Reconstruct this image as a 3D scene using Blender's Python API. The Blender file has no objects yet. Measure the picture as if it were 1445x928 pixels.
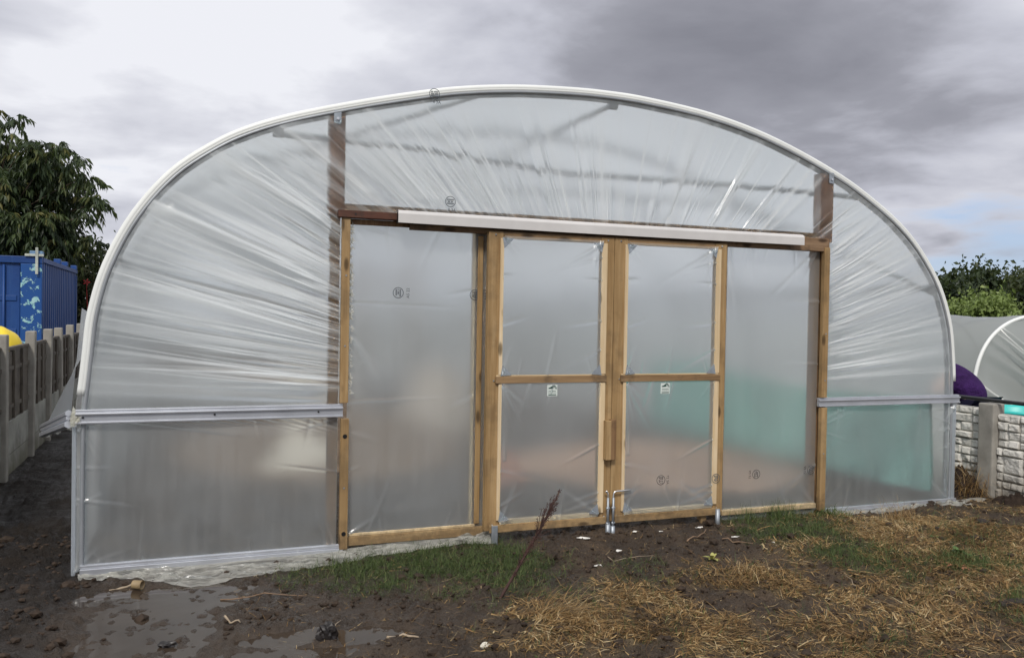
import bpy, bmesh, math, random
import numpy as np
from mathutils import Vector

rnd = random.Random(7)
RS = np.random.RandomState(11)
R = math.radians
SC = bpy.context.scene
COL = SC.collection

# ------------------------------------------------------------------ camera
YAW, PITCH, ROLL = 0.36944, -0.016843, 0.017012
cam_d = bpy.data.cameras.new('camera'); cam = bpy.data.objects.new('camera', cam_d); COL.objects.link(cam)
fw = Vector((math.sin(YAW)*math.cos(PITCH), math.cos(YAW)*math.cos(PITCH), math.sin(PITCH)))
rt0 = Vector((math.cos(YAW), -math.sin(YAW), 0)); up0 = rt0.cross(fw)
rt = rt0*math.cos(ROLL) + up0*math.sin(ROLL); up = up0*math.cos(ROLL) - rt0*math.sin(ROLL)
from mathutils import Matrix
M = Matrix.Identity(4)
for i in range(3):
    M[i][0], M[i][1], M[i][2] = rt[i], up[i], -fw[i]
M.translation = Vector((-2.646, -5.128, 1.4034))
cam.matrix_world = M
cam_d.sensor_width = 36; cam_d.sensor_fit = 'HORIZONTAL'; cam_d.lens = 36*1194.8/1445
cam_d.clip_start = .05; cam_d.clip_end = 3000
SC.camera = cam
SC.view_settings.view_transform = 'Standard'; SC.view_settings.look = 'None'
SC.cycles.diffuse_bounces = 6; SC.cycles.max_bounces = 14; SC.cycles.transmission_bounces = 12
SC.view_settings.exposure = 0.14; SC.view_settings.gamma = 1.0

# ------------------------------------------------------------------ world: broken cloud over a blue sky
SUN_EL, SUN_AZ = 48, -62           # azimuth clockwise from +Y; the bright part of the cloud is up on the left
def dirv(az, el):
    return (math.sin(R(az))*math.cos(R(el)), math.cos(R(az))*math.cos(R(el)), math.sin(R(el)))
W = bpy.data.worlds.new('World'); SC.world = W; W.use_nodes = True
nt = W.node_tree; nt.nodes.clear()
def N(nt, typ, **kw):
    n = nt.nodes.new(typ)
    for k, v in kw.items():
        if k.startswith('_'): setattr(n, k[1:], v)
        else:
            key = int(k[1:]) if k[0] == 'i' and k[1:].isdigit() else k.replace('__', ' ')
            n.inputs[key].default_value = v
    return n
def L(nt, a, b): nt.links.new(a, b)
def math_(nt, op, a, b=None, clamp=False):
    n = nt.nodes.new('ShaderNodeMath'); n.operation = op; n.use_clamp = clamp
    for i, v in enumerate((a, b)):
        if v is None: continue
        if isinstance(v, (int, float)): n.inputs[i].default_value = v
        else: nt.links.new(v, n.inputs[i])
    return n.outputs[0]
def ramp(nt, src, pts, interp='LINEAR'):
    n = nt.nodes.new('ShaderNodeValToRGB'); cr = n.color_ramp; cr.interpolation = interp
    while len(cr.elements) < len(pts): cr.elements.new(.5)
    for e, (p, c) in zip(cr.elements, pts):
        e.position = p; e.color = tuple(c)+(1,) if len(c) == 3 else c
    nt.links.new(src, n.inputs[0]); return n.outputs[0]
def mixc(nt, f, a, b, blend='MIX'):
    n = nt.nodes.new('ShaderNodeMix'); n.data_type = 'RGBA'; n.blend_type = blend
    for i, v in ((0, f), (6, a), (7, b)):
        if isinstance(v, (int, float)): n.inputs[i].default_value = v
        elif isinstance(v, tuple): n.inputs[i].default_value = v if len(v) == 4 else v+(1,)
        else: nt.links.new(v, n.inputs[i])
    return n.outputs[2]
tc = N(nt, 'ShaderNodeTexCoord')
sky = N(nt, 'ShaderNodeTexSky'); sky.sky_type = 'NISHITA'; sky.sun_disc = False
sky.sun_elevation = R(SUN_EL); sky.sun_rotation = R(SUN_AZ)
# project the direction on a cloud deck for the right foreshortening
sep = N(nt, 'ShaderNodeSeparateXYZ'); L(nt, tc.outputs['Generated'], sep.inputs[0])
zz = math_(nt, 'ADD', math_(nt, 'MAXIMUM', sep.outputs[2], 0.0), 0.16)
cx = math_(nt, 'DIVIDE', sep.outputs[0], zz); cy = math_(nt, 'DIVIDE', sep.outputs[1], zz)
cv = N(nt, 'ShaderNodeCombineXYZ'); L(nt, cx, cv.inputs[0]); L(nt, cy, cv.inputs[1])
n1 = N(nt, 'ShaderNodeTexNoise', Scale=.75, Detail=7.0, Roughness=.5, Distortion=.15); L(nt, cv.outputs[0], n1.inputs['Vector'])
n2 = N(nt, 'ShaderNodeTexNoise', Scale=2.1, Detail=7.0, Roughness=.52, Distortion=.2); L(nt, cv.outputs[0], n2.inputs['Vector'])
def lobe(az, el, wdeg):            # soft patch of the sky round one direction
    d = N(nt, 'ShaderNodeVectorMath', _operation='DOT_PRODUCT'); L(nt, tc.outputs['Generated'], d.inputs[0]); d.inputs[1].default_value = dirv(az, el)
    k = 1/(1-math.cos(R(wdeg)))
    e = math_(nt, 'MULTIPLY', math_(nt, 'SUBTRACT', d.outputs['Value'], 1.0), k)
    return math_(nt, 'POWER', 2.718, e)
b = math_(nt, 'MULTIPLY', math_(nt, 'SUBTRACT', n1.outputs[0], .5), 1.1)
b = math_(nt, 'ADD', b, math_(nt, 'MULTIPLY', math_(nt, 'SUBTRACT', n2.outputs[0], .5), 1.15))
b = math_(nt, 'ADD', b, .62)
for az, el, w, a in ((2, 17, 12, .36), (-10, 8, 11, .12), (10, 24, 9, .14), (32, 18.5, 10, -.24), (44, 12.5, 9, -.22), (24, 24, 8, -.08), (45, 6.5, 6, .12), (55, 17, 5, .2), (-15, 22, 6, -.1),
                     (-62, 48, 30, .45), (200, 40, 45, .15), (20, 82, 34, .55)):
    b = math_(nt, 'ADD', b, math_(nt, 'MULTIPLY', lobe(az, el, w), a))
cloud = ramp(nt, b, [(0, (2.2, 2.24, 2.62)), (.35, (3.05, 3.1, 3.55)), (.6, (5.0, 5.1, 5.75)), (.85, (6.5, 6.6, 7.2)), (1, (7.8, 7.9, 8.4))])
# gaps of blue low on the right
gap = math_(nt, 'MULTIPLY', lobe(51, 2.8, 4.5), 1.35)
gap = math_(nt, 'ADD', gap, math_(nt, 'MULTIPLY', math_(nt, 'SUBTRACT', n2.outputs[0], .5), 2.8))
gap = math_(nt, 'MULTIPLY', math_(nt, 'SUBTRACT', gap, .45), 1.3, )
gapc = N(nt, 'ShaderNodeClamp'); L(nt, gap, gapc.inputs[0]); gapc.inputs['Max'].default_value = .85
skyb = mixc(nt, .55, sky.outputs[0], (3.4, 4.6, 7.6))
allc = mixc(nt, gapc.outputs[0], cloud, skyb)
bg = N(nt, 'ShaderNodeBackground', Strength=.1); L(nt, allc, bg.inputs[0])
wo = N(nt, 'ShaderNodeOutputWorld'); L(nt, bg.outputs[0], wo.inputs[0])

sun_d = bpy.data.lights.new('sun', 'SUN'); sun = bpy.data.objects.new('sun', sun_d); COL.objects.link(sun)
sun_d.energy = 2.3; sun_d.angle = R(12); sun_d.color = (1, .95, .88)
# the sun lamp stands behind the camera's left shoulder, behind thin cloud
sv = Vector(dirv(180+28, 46))
sun.rotation_euler = sv.to_track_quat('Z', 'Y').to_euler()
sky.sun_elevation = R(46); sky.sun_rotation = R(180+28)

# ------------------------------------------------------------------ helpers
def tag(o, label=None, cat=None, group=None, kind=None):
    if label: o['label'] = label
    if cat: o['category'] = cat
    if group: o['group'] = group
    if kind: o['kind'] = kind
    return o
def wloc(o):
    v = Vector((0, 0, 0))
    while o is not None: v += o.location; o = o.parent
    return v
def empty(name, loc, label, cat, group=None):
    o = bpy.data.objects.new(name, None); COL.objects.link(o); o.location = loc; o.empty_display_size = .2
    return tag(o, label, cat, group)
def mk(name, verts, faces, mat, parent=None, smooth=False, loc=None):
    """verts in world coordinates; the object's origin is its parent's, or loc"""
    verts = np.asarray(verts, dtype=float)
    off = np.array(wloc(parent)) if parent is not None else (np.array(loc) if loc is not None else verts.mean(0)*np.array([1, 1, 0])+np.array([0, 0, verts[:, 2].min()]))
    me = bpy.data.meshes.new(name)
    me.from_pydata((verts-off).tolist(), [], faces if isinstance(faces, list) else faces.tolist())
    me.update()
    if smooth: me.polygons.foreach_set('use_smooth', [True]*len(me.polygons))
    if mat: me.materials.append(mat)
    o = bpy.data.objects.new(name, me); COL.objects.link(o)
    if parent is not None: o.parent = parent
    else: o.location = off
    return o
class MB:
    def __init__(s): s.v = []; s.f = []
    def add(s, v, f):
        n = len(s.v); s.v += [tuple(p) for p in v]; s.f += [tuple(i+n for i in q) for q in f]; return s
    def box(s, x0, x1, y0, y1, z0, z1, bev=.003, wob=0):
        bm = bmesh.new(); bmesh.ops.create_cube(bm, size=1)
        for v in bm.verts:
            v.co = Vector((x0+(v.co.x+.5)*(x1-x0), y0+(v.co.y+.5)*(y1-y0), z0+(v.co.z+.5)*(z1-z0)))
        if bev: bmesh.ops.bevel(bm, geom=bm.edges[:], offset=bev, segments=2, affect='EDGES', profile=.6)
        bm.verts.ensure_lookup_table(); bm.verts.index_update()
        s.add([v.co[:] for v in bm.verts], [[v.index for v in f.verts] for f in bm.faces]); bm.free(); return s
    def tube(s, pts, r, seg=10, cap=True, ry=None):
        pts = [Vector(p) for p in pts]; n0 = len(s.v); n = len(pts)
        rr = r if hasattr(r, '__len__') else [r]*n
        ref = None
        for i, p in enumerate(pts):
            t = (pts[min(i+1, n-1)]-pts[max(i-1, 0)]).normalized()
            if ref is None: ref = Vector((0, 1, 0)) if abs(t.y) < .9 else Vector((0, 0, 1))
            a = (ref - t*ref.dot(t)).normalized(); ref = a; b_ = t.cross(a)
            for k in range(seg):
                an = 2*math.pi*k/seg
                s.v.append(tuple(p + a*(math.cos(an)*(ry or rr[i])) + b_*(math.sin(an)*rr[i])))
        for i in range(n-1):
            for k in range(seg):
                k2 = (k+1) % seg
                s.f.append((n0+i*seg+k, n0+i*seg+k2, n0+(i+1)*seg+k2, n0+(i+1)*seg+k))
        if cap:
            s.f.append(tuple(n0+k for k in range(seg))[::-1]); s.f.append(tuple(n0+(n-1)*seg+k for k in range(seg)))
        return s
    def prism(s, poly, y0, y1):       # (x,z) outline pushed from y0 to y1
        n = len(poly); v = [(x, y0, z) for x, z in poly]+[(x, y1, z) for x, z in poly]
        f = [tuple(range(n)), tuple(range(2*n-1, n-1, -1))]+[(i, n+i, n+(i+1) % n, (i+1) % n) for i in range(n)]
        return s.add(v, f)
    def build(s, name, mat, parent=None, smooth=False, loc=None):
        o = mk(name, s.v, s.f, mat, parent, smooth, loc)
        return o
def hash2(ix, iy, seed):
    h = (ix.astype(np.int64)*374761393 + iy.astype(np.int64)*668265263 + seed*1442695041) & 0xffffffff
    h = ((h ^ (h >> 13))*1274126177) & 0xffffffff
    return ((h ^ (h >> 16)) & 0xffff)/65535.0
def vnoise(x, y, seed=0):
    x = np.asarray(x, float); y = np.asarray(y, float)
    ix = np.floor(x); iy = np.floor(y); fx = x-ix; fy = y-iy
    fx = fx*fx*(3-2*fx); fy = fy*fy*(3-2*fy)
    a = hash2(ix, iy, seed); b_ = hash2(ix+1, iy, seed); c = hash2(ix, iy+1, seed); d = hash2(ix+1, iy+1, seed)
    return (a*(1-fx)+b_*fx)*(1-fy)+(c*(1-fx)+d*fx)*fy
def fbm(x, y, f, o=4, seed=0, g=.5):
    s = 0; a = 1; t = 0
    for i in range(o):
        s = s+a*vnoise(x*f+13.7*i, y*f-7.3*i, seed+i); t += a; a *= g; f *= 2.03
    return s/t
def grid_faces(nu, nv):
    i = np.arange(nu-1)[:, None]; j = np.arange(nv-1)[None, :]
    a = (i*nv+j).ravel(); return np.stack([a, a+nv, a+nv+1, a+1], 1)
def mk_grid(name, V, mat, parent=None, smooth=True, loc=None):
    nu, nv, _ = V.shape
    return mk(name, V.reshape(-1, 3), grid_faces(nu, nv), mat, parent, smooth, loc)
def face_front(o):                  # outer side of a film towards -Y
    me = o.data; n = np.zeros(len(me.polygons)*3, np.float32); me.polygons.foreach_get('normal', n)
    if n[1::3].mean() > 0: me.flip_normals()
def attr(o, name, vals):
    a = o.data.attributes.new(name, 'FLOAT', 'POINT'); a.data.foreach_set('value', np.asarray(vals, np.float32).ravel())

# ------------------------------------------------------------------ materials
def mat(name):
    m = bpy.data.materials.new(name); m.use_nodes = True; t = m.node_tree; t.nodes.clear()
    o = t.nodes.new('ShaderNodeOutputMaterial'); return m, t, o
def principled(t, o, col=None, rough=.6, metal=0, spec=.5):
    p = N(t, 'ShaderNodeBsdfPrincipled', Roughness=rough, Metallic=metal)
    p.inputs['Specular IOR Level'].default_value = spec
    if isinstance(col, tuple): p.inputs['Base Color'].default_value = col+(1,)
    elif col is not None: L(t, col, p.inputs['Base Color'])
    L(t, p.outputs[0], o.inputs[0]); return p
def bump(t, p, h, dist=.01, strength=1.0):
    b_ = N(t, 'ShaderNodeBump', Strength=strength, Distance=dist); L(t, h, b_.inputs['Height']); L(t, b_.outputs[0], p.inputs['Normal']); return b_
def noise(t, vec, scale, detail=5, rough=.55, dist=0):
    n = N(t, 'ShaderNodeTexNoise', Scale=float(scale), Detail=float(detail), Roughness=rough, Distortion=float(dist))
    L(t, vec, n.inputs['Vector']); return n.outputs[0]
def objco(t, scale=(1, 1, 1), rot=(0, 0, 0)):
    g = N(t, 'ShaderNodeNewGeometry'); mp = N(t, 'ShaderNodeMapping'); mp.inputs['Scale'].default_value = scale; mp.inputs['Rotation'].default_value = rot
    L(t, g.outputs['Position'], mp.inputs['Vector']); return mp.outputs[0]
def simple(name, col, rough=.6, metal=0, var=.25, sc=8, spec=.5, bumpd=0):
    m, t, o = mat(name); v = objco(t)
    n = noise(t, v, sc, 6, .6)
    c = ramp(t, n, [(.25, tuple(x*(1-var) for x in col)), (.75, tuple(min(1, x*(1+var)) for x in col))])
    p = principled(t, o, c, rough, metal, spec)
    if bumpd: bump(t, p, n, bumpd)
    return m
def wood(name, dark, mid, light, vertical=True, knots=True, rough=.62, stain=.0):
    m, t, o = mat(name)
    sc = (26, 26, 1.3) if vertical else (1.3, 26, 26)
    v = objco(t, sc)
    w = noise(t, v, 1.0, 6, .62, .9)
    fine = noise(t, objco(t, tuple(s*4 for s in sc)), 1.0, 3, .6)
    g = math_(t, 'ADD', math_(t, 'MULTIPLY', w, .75), math_(t, 'MULTIPLY', fine, .25))
    c = ramp(t, g, [(.3, dark), (.48, mid), (.62, light), (.75, mid)])
    big = noise(t, objco(t, (1.6, 1.6, 1.6)), 1.0, 4, .6)
    c = mixc(t, ramp(t, big, [(.35, (0, 0, 0)), (.7, (.55, .55, .55))]), c, tuple(x*.62 for x in mid))
    oi = N(t, 'ShaderNodeObjectInfo')
    c = mixc(t, math_(t, 'MULTIPLY', oi.outputs['Random'], .3), c, light)
    if knots:
        kv = objco(t, (9, 9, 3.2) if vertical else (3.2, 9, 9))
        k = N(t, 'ShaderNodeTexVoronoi', Scale=1.0); L(t, kv, k.inputs['Vector'])
        km = ramp(t, k.outputs['Distance'], [(.0, (1, 1, 1)), (.1, (.8, .8, .8)), (.17, (0, 0, 0))])
        c = mixc(t, km, c, tuple(x*.35 for x in dark))
    if stain:
        s = noise(t, objco(t, (5, 5, 5)), 1.0, 5, .65)
        c = mixc(t, ramp(t, s, [(.5, (0, 0, 0)), (.62, (stain,)*3)]), c, (.035, .028, .022))
    gs = N(t, 'ShaderNodeSeparateXYZ'); L(t, objco(t), gs.inputs[0])
    spl = math_(t, 'ADD', gs.outputs[2], math_(t, 'MULTIPLY', math_(t, 'SUBTRACT', noise(t, objco(t), 22, 5, .7), .5), .45))
    c = mixc(t, ramp(t, spl, [(.0, (.45, .45, .45)), (.10, (0, 0, 0))]), c, (.055, .040, .028))
    p = principled(t, o, c, rough, 0, .35)
    bump(t, p, g, .002)
    return m
M_post = wood('timber_brown_upright', (.11, .055, .024), (.19, .105, .048), (.28, .17, .085), True, True, stain=.5)
M_postred = wood('timber_red_upright', (.085, .032, .012), (.155, .065, .026), (.23, .11, .05), True, True, stain=.35)
M_lint = wood('timber_brown_across', (.13, .07, .035), (.22, .135, .075), (.33, .22, .13), False, True, stain=.6)
M_lintdark = wood('timber_dark_red_across', (.05, .02, .013), (.085, .032, .02), (.13, .055, .033), False, False, stain=.6)
M_yel = wood('timber_yellow_upright', (.21, .12, .045), (.32, .20, .085), (.44, .30, .15), True, True, stain=.25)
M_yelh = wood('timber_yellow_across', (.22, .13, .05), (.34, .22, .10), (.47, .33, .17), False, True, stain=.25)
M_pale = wood('timber_pale_upright', (.5, .36, .19), (.66, .5, .3), (.76, .62, .42), True, True)
M_paleh = wood('timber_pale_across', (.45, .31, .15), (.62, .46, .25), (.74, .6, .38), False, False)
M_midh = wood('timber_mid_rail_across', (.13, .075, .035), (.25, .155, .075), (.38, .25, .13), False, True, stain=.5)
M_alu = simple('aluminium_rail', (.56, .58, .62), .42, .75, .12, 5, .5)
M_steel = simple('galvanised_steel', (.34, .37, .40), .5, .7, .25, 25, .5)
M_bright = simple('bright_steel_rod', (.72, .73, .74), .3, .9, .1, 25)
M_brk = simple('galvanised_bracket', (.34, .38, .42), .42, .45, .25, 30)
M_white = simple('white_foam_tape', (.76, .78, .755), .45, 0, .06, 3, .4)
M_cover = simple('white_track_cover', (.60, .585, .57), .38, 0, .1, 4, .45)
M_black = simple('black_plastic', (.012, .012, .013), .35, 0, .3, 8)
M_ink = simple('printed_ink', (.07, .085, .10), .7, 0, .5, 90)
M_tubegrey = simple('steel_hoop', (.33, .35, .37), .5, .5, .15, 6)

def sheen(t, edge=.55, face=.04):      # thin-sheet reflectance, the same from both sides
    lw = N(t, 'ShaderNodeLayerWeight', Blend=.5)
    return math_(t, 'ADD', math_(t, 'MULTIPLY', math_(t, 'POWER', lw.outputs['Facing'], 5.0), edge), face)
def film(name, white=.18, rough=.42, ior=1.18, tint=(.935, .975, .98), gl=.16, dirt=True, body=(.87, .915, .925), foldw=1.0):
    """stretched horticultural polythene: blurs what is behind it, whiter where it is creased double"""
    m, t, o = mat(name)
    rf = N(t, 'ShaderNodeBsdfRefraction', Roughness=rough, IOR=ior); rf.inputs['Color'].default_value = tint+(1,)
    tr = N(t, 'ShaderNodeBsdfTranslucent'); tr.inputs['Color'].default_value = body+(1,)
    df = N(t, 'ShaderNodeBsdfDiffuse'); df.inputs['Color'].default_value = body+(1,)
    bd = N(t, 'ShaderNodeMixShader'); bd.inputs[0].default_value = .5; L(t, tr.outputs[0], bd.inputs[1]); L(t, df.outputs[0], bd.inputs[2])
    at = N(t, 'ShaderNodeAttribute'); at.attribute_name = 'fold'
    v = objco(t)
    n = noise(t, v, 2.2, 6, .65)
    drip = noise(t, objco(t, (26, 26, 1.6)), 1.0, 5, .65); speck = noise(t, v, 85, 3, .6)
    spk = ramp(t, speck, [(.62, (0, 0, 0)), (.74, (1, 1, 1))])
    base = math_(t, 'ADD', math_(t, 'MULTIPLY', math_(t, 'SUBTRACT', n, .5), .22 if dirt else 0.0), white)
    base = math_(t, 'ADD', base, math_(t, 'MULTIPLY', math_(t, 'SUBTRACT', drip, .5), .14))
    base = math_(t, 'ADD', base, math_(t, 'MULTIPLY', spk, .05), True)
    fac = math_(t, 'ADD', base, math_(t, 'MULTIPLY', at.outputs['Fac'], foldw), clamp=True)
    mx = N(t, 'ShaderNodeMixShader'); L(t, fac, mx.inputs[0]); L(t, rf.outputs[0], mx.inputs[1]); L(t, bd.outputs[0], mx.inputs[2])
    g = N(t, 'ShaderNodeBsdfGlossy', Roughness=gl)
    m2 = N(t, 'ShaderNodeMixShader'); L(t, sheen(t), m2.inputs[0]); L(t, mx.outputs[0], m2.inputs[1]); L(t, g.outputs[0], m2.inputs[2])
    fine = noise(t, v, 9, 4, .6)
    bp = N(t, 'ShaderNodeBump', Strength=.35, Distance=.006); L(t, fine, bp.inputs['Height'])
    L(t, bp.outputs[0], g.inputs['Normal'])
    L(t, m2.outputs[0], o.inputs[0]); return m
M_film = film('polythene_end_wall', white=.22)
M_filmd = film('polythene_flat_panel', white=.23, gl=.2)
def skin_film(name, clear=.5, col=(.92, .94, .94)):
    m, t, o = mat(name)
    a = N(t, 'ShaderNodeBsdfTransparent'); a.inputs[0].default_value = (.95, .97, .97, 1)
    tr = N(t, 'ShaderNodeBsdfTranslucent'); tr.inputs[0].default_value = col+(1,)
    df = N(t, 'ShaderNodeBsdfDiffuse'); df.inputs[0].default_value = col+(1,)
    b1 = N(t, 'ShaderNodeMixShader'); b1.inputs[0].default_value = .28; L(t, tr.outputs[0], b1.inputs[1]); L(t, df.outputs[0], b1.inputs[2])
    b2 = N(t, 'ShaderNodeMixShader'); b2.inputs[0].default_value = 1-clear; L(t, a.outputs[0], b2.inputs[1]); L(t, b1.outputs[0], b2.inputs[2])
    g = N(t, 'ShaderNodeBsdfGlossy', Roughness=.22)
    b3 = N(t, 'ShaderNodeMixShader'); L(t, sheen(t), b3.inputs[0]); L(t, b2.outputs[0], b3.inputs[1]); L(t, g.outputs[0], b3.inputs[2])
    L(t, b3.outputs[0], o.inputs[0]); return m
M_skin = skin_film('polythene_roof', .56)
M_skin2 = skin_film('polythene_small_tunnel', .12, (.60, .63, .61))
M_skirt = skin_film('polythene_ground_skirt', .10, (.88, .87, .80))
_t = M_skirt.node_tree; _m = [n for n in _t.nodes if n.type == 'MIX_SHADER' and abs(n.inputs[0].default_value-.9) < 1e-4][0]
L(_t, ramp(_t, noise(_t, objco(_t, (3, 22, 22)), 1, 5, .6, .8), [(.36, (.35, .35, .35)), (.55, (.95, .95, .95))]), _m.inputs[0])
_b = N(_t, 'ShaderNodeBump', Strength=1.0, Distance=.02); L(_t, noise(_t, objco(_t, (9, 30, 30)), 1, 4, .6, 1.2), _b.inputs['Height'])
for n in _t.nodes:
    if n.type in ('BSDF_DIFFUSE', 'BSDF_TRANSLUCENT', 'BSDF_GLOSSY'): L(_t, _b.outputs[0], n.inputs['Normal'])
M_flap = skin_film('polythene_side_flap', .3, (.70, .74, .78))

# ------------------------------------------------------------------ ground: one sheet, finely meshed in front
POOLS = [(-2.80, -.85, .30, .62), (-2.62, -.45, .36, .26), (-2.16, -1.20, .26, .11), (-1.83, -1.28, .16, .10), (-2.95, -.35, .22, .16), (-2.45, -1.45, .5, .16)]
GREEN = [(-1.7, -.45, .3, .5), (-.9, -1.0, .35, .45), (-.3, -.35, .35, .35), (-.3, -.75, .5, .35), (1.9, -1.7, .6, .4), (1.0, -1.5, .5, .3), (2.6, -.7, .4, .35), (-1.5, -.6, .35, .35), (-1.33, .10, .30, .7), (-1.12, -.28, .35, .6), (-1.6, -.2, .25, .5), (-.7, .1, .17, .9), (-1.32, -.36, .25, .6), (.95, -.34, .24, .9), (1.38, -.12, .30, 1), (1.06, -1.13, .22, .4), (1.7, -.06, .25, .9),
         (1.80, -1.36, .18, 1), (1.49, -1.03, .28, .8), (-.59, -.45, .2, .5), (-1.9, -.32, .3, .3), (.2, -.75, .3, .3), (-.9, -.7, .3, .45), (2.3, -1.1, .3, .35), (.3, -2.2, .25, .5), (1.25, -.6, .35, .6), (1.4, -2.0, .25, .5)]
STRAW = [(1.93, -.53, .30, 1), (2.32, -.66, .31, 1), (1.73, -1.03, .38, .8), (2.55, -.92, .3, 1), (1.77, -1.65, .34, .8), (1.09, -1.68, .32, .7), (.56, -1.73, .28, .8), (.45, -1.3, .2, .7),
         (.28, -1.0, .26, .7), (-.2, -1.3, .25, .7), (-.59, -1.56, .31, .9), (-1.01, -1.38, .2, .8), (-.99, -1.66, .26, .9), (-.31, -1.8, .27, .9), (.05, -2.1, .28, .9), (.75, -2.2, .31, .8),
         (-.45, -1.1, .16, .6), (2.95, -1.2, .4, .7), (2.2, -1.5, .4, .5), (3.3, -.5, .3, .5), (.9, -.9, .35, .35), (1.3, -2.5, .4, .8), (-1.25, -1.5, .14, .7), (-.75, .05, .2, .5)]
BARE = [(.2, -.22, .42, 1.1), (.45, -.50, .26, .9), (.13, -1.52, .13, 1), (-.08, -1.41, .12, 1), (.42, -1.62, .13, .9), (-.45, -.15, .2, .8), (3.07, -.62, .14, .8), (.75, -1.25, .16, .6), (-.6, -.75, .2, .5)]
def blobs(x, y, lst):
    s = np.zeros_like(x)
    for a, b_, r, w in lst: s = s + w*np.exp(-((x-a)**2+(y-b_)**2)/(2*(r*.8)**2))
    return s
def density(x, y):
    n = fbm(x, y, 4.2, 4, 5); n2 = fbm(x, y, 15, 3, 25)
    bare = blobs(x, y, BARE)
    g = np.clip(blobs(x, y, GREEN)*(1.9*(1-n)-.1)*(1.6*n2)-bare*.9-.16, 0, 1)
    s = np.clip((blobs(x, y, STRAW)+.40*np.clip((x+.9)*1.2, 0, 1)+.14*np.clip((x+2.0)*1.5, 0, 1)*np.clip((-.25-y)*3, 0, 1))*(1.9*n-.1)*(1.7*n2-.1)-bare*1.1-.16, 0, 1)
    far = np.clip((x-3.9)/.6, 0, 1)+np.clip((y-14)/2, 0, 1)+np.clip((-4.3-x)/.4, 0, 1)+np.clip((-y-3.2)/1., 0, 1)
    g = np.clip(g+.5*np.clip(far, 0, 1), 0, 1)
    return g, s
def pool_mask(x, y):
    d = np.zeros_like(x)
    for a, b_, rx, ry in POOLS:
        q = np.sqrt(((x-a)/rx)**2+((y-b_)/ry)**2)+(fbm(x, y, 5, 3, 77)-.5)*.9
        d = np.maximum(d, np.clip((1.15-q)/.35, 0, 1))
    return d
def gheight(x, y):
    x = np.asarray(x, float); y = np.asarray(y, float)
    near = np.exp(-(np.clip(np.abs(x)-4, 0, None)+np.clip(-y-4, 0, None)+np.clip(y-1, 0, None))/3)
    z = -.078+(fbm(x, y, .9, 3, 1)-.5)*.03*near
    z += .045*np.exp(-((x-.1)/1.0)**2)*np.clip((y+.55)/.5, 0, 1)           # trodden hump under the doors
    z += .02*np.exp(-((x-2.6)/1.0)**2-((y+.5)/.8)**2)
    lump = np.abs(fbm(x, y, 7, 4, 9, .55)-.5)*2
    clod = np.clip(fbm(x, y, 22, 3, 31, .6)-.52, 0, 1)
    left = np.clip((-3.12-x)/.25, 0, 1)*np.clip((x+4.4)/.3, 0, 1)*np.clip((y+1.2)/.5, 0, 1)
    amp = .018+.03*left
    z += (lump*amp+clod*(.10+.03*left))*near+(fbm(x, y, 45, 2, 71)-.5)*.012*near
    z += left*.02
    p = pool_mask(x, y)
    z = z*(1-p)+p*(-.096+clod*.06+(fbm(x, y, 12, 3, 51)-.5)*.012)
    return z
def axis(lo, hi, step, ends):
    a = list(np.arange(lo, hi+1e-6, step))
    s = step; v = hi
    while v < ends: s *= 1.35; v += s; a.append(v)
    s = step; v = lo; pre = []
    while v > -ends: s *= 1.35; v -= s; pre.append(v)
    return np.array(pre[::-1]+a)
gx = axis(-4.3, 4.0, .0135, 900); gy = axis(-2.9, 1.2, .0135, 900)
gy = np.concatenate([gy[gy <= 1.2], np.arange(1.24, 9, .045), gy[gy > 9.2]])
GX, GY = np.meshgrid(gx, gy, indexing='ij')
GZ = gheight(GX, GY)
m, t, o = mat('mud_and_thatch')
v = objco(t)
nA = noise(t, v, 3.0, 7, .6); nB = noise(t, v, 34, 6, .65); nC = noise(t, v, 120, 4, .6)
mud = ramp(t, nA, [(.35, (.016, .0095, .0055)), (.5, (.044, .028, .017)), (.62, (.098, .067, .042))])
mud = mixc(t, math_(t, 'MULTIPLY', nB, .9), mud, ramp(t, nC, [(.3, (.012, .009, .007)), (.7, (.11, .083, .060))]))
as_ = N(t, 'ShaderNodeAttribute'); as_.attribute_name = 'straw'; ag = N(t, 'ShaderNodeAttribute'); ag.attribute_name = 'green'
aw = N(t, 'ShaderNodeAttribute'); aw.attribute_name = 'wet'; ad = N(t, 'ShaderNodeAttribute'); ad.attribute_name = 'dark'
thatch = ramp(t, nC, [(.3, (.05, .035, .02)), (.5, (.13, .095, .05)), (.7, (.24, .18, .095))])
moss = ramp(t, nB, [(.3, (.022, .028, .012)), (.7, (.055, .075, .028))])
c = mixc(t, math_(t, 'MULTIPLY', as_.outputs['Fac'], .75), mud, thatch)
c = mixc(t, math_(t, 'MULTIPLY', ag.outputs['Fac'], .7), c, moss)
c = mixc(t, math_(t, 'MULTIPLY', ad.outputs['Fac'], .85), c, (.006, .0045, .0035))
c = mixc(t, math_(t, 'MULTIPLY', aw.outputs['Fac'], .7), c, (.060, .049, .041))
p = principled(t, o, c, .7, 0, .28)
rr = math_(t, 'SUBTRACT', math_(t, 'ADD', .60, math_(t, 'MULTIPLY', math_(t, 'SUBTRACT', nA, .5), 1.6)), math_(t, 'MULTIPLY', aw.outputs['Fac'], .40), True)
L(t, rr, p.inputs['Roughness'])
bump(t, p, math_(t, 'ADD', math_(t, 'MULTIPLY', nB, .7), math_(t, 'MULTIPLY', nC, .35)), .03, 1.0)
M_ground = m
g = mk_grid('ground', np.stack([GX, GY, GZ], -1), M_ground, loc=(0, 0, 0)); tag(g, kind='structure')
gd, sd = density(GX, GY)
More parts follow.
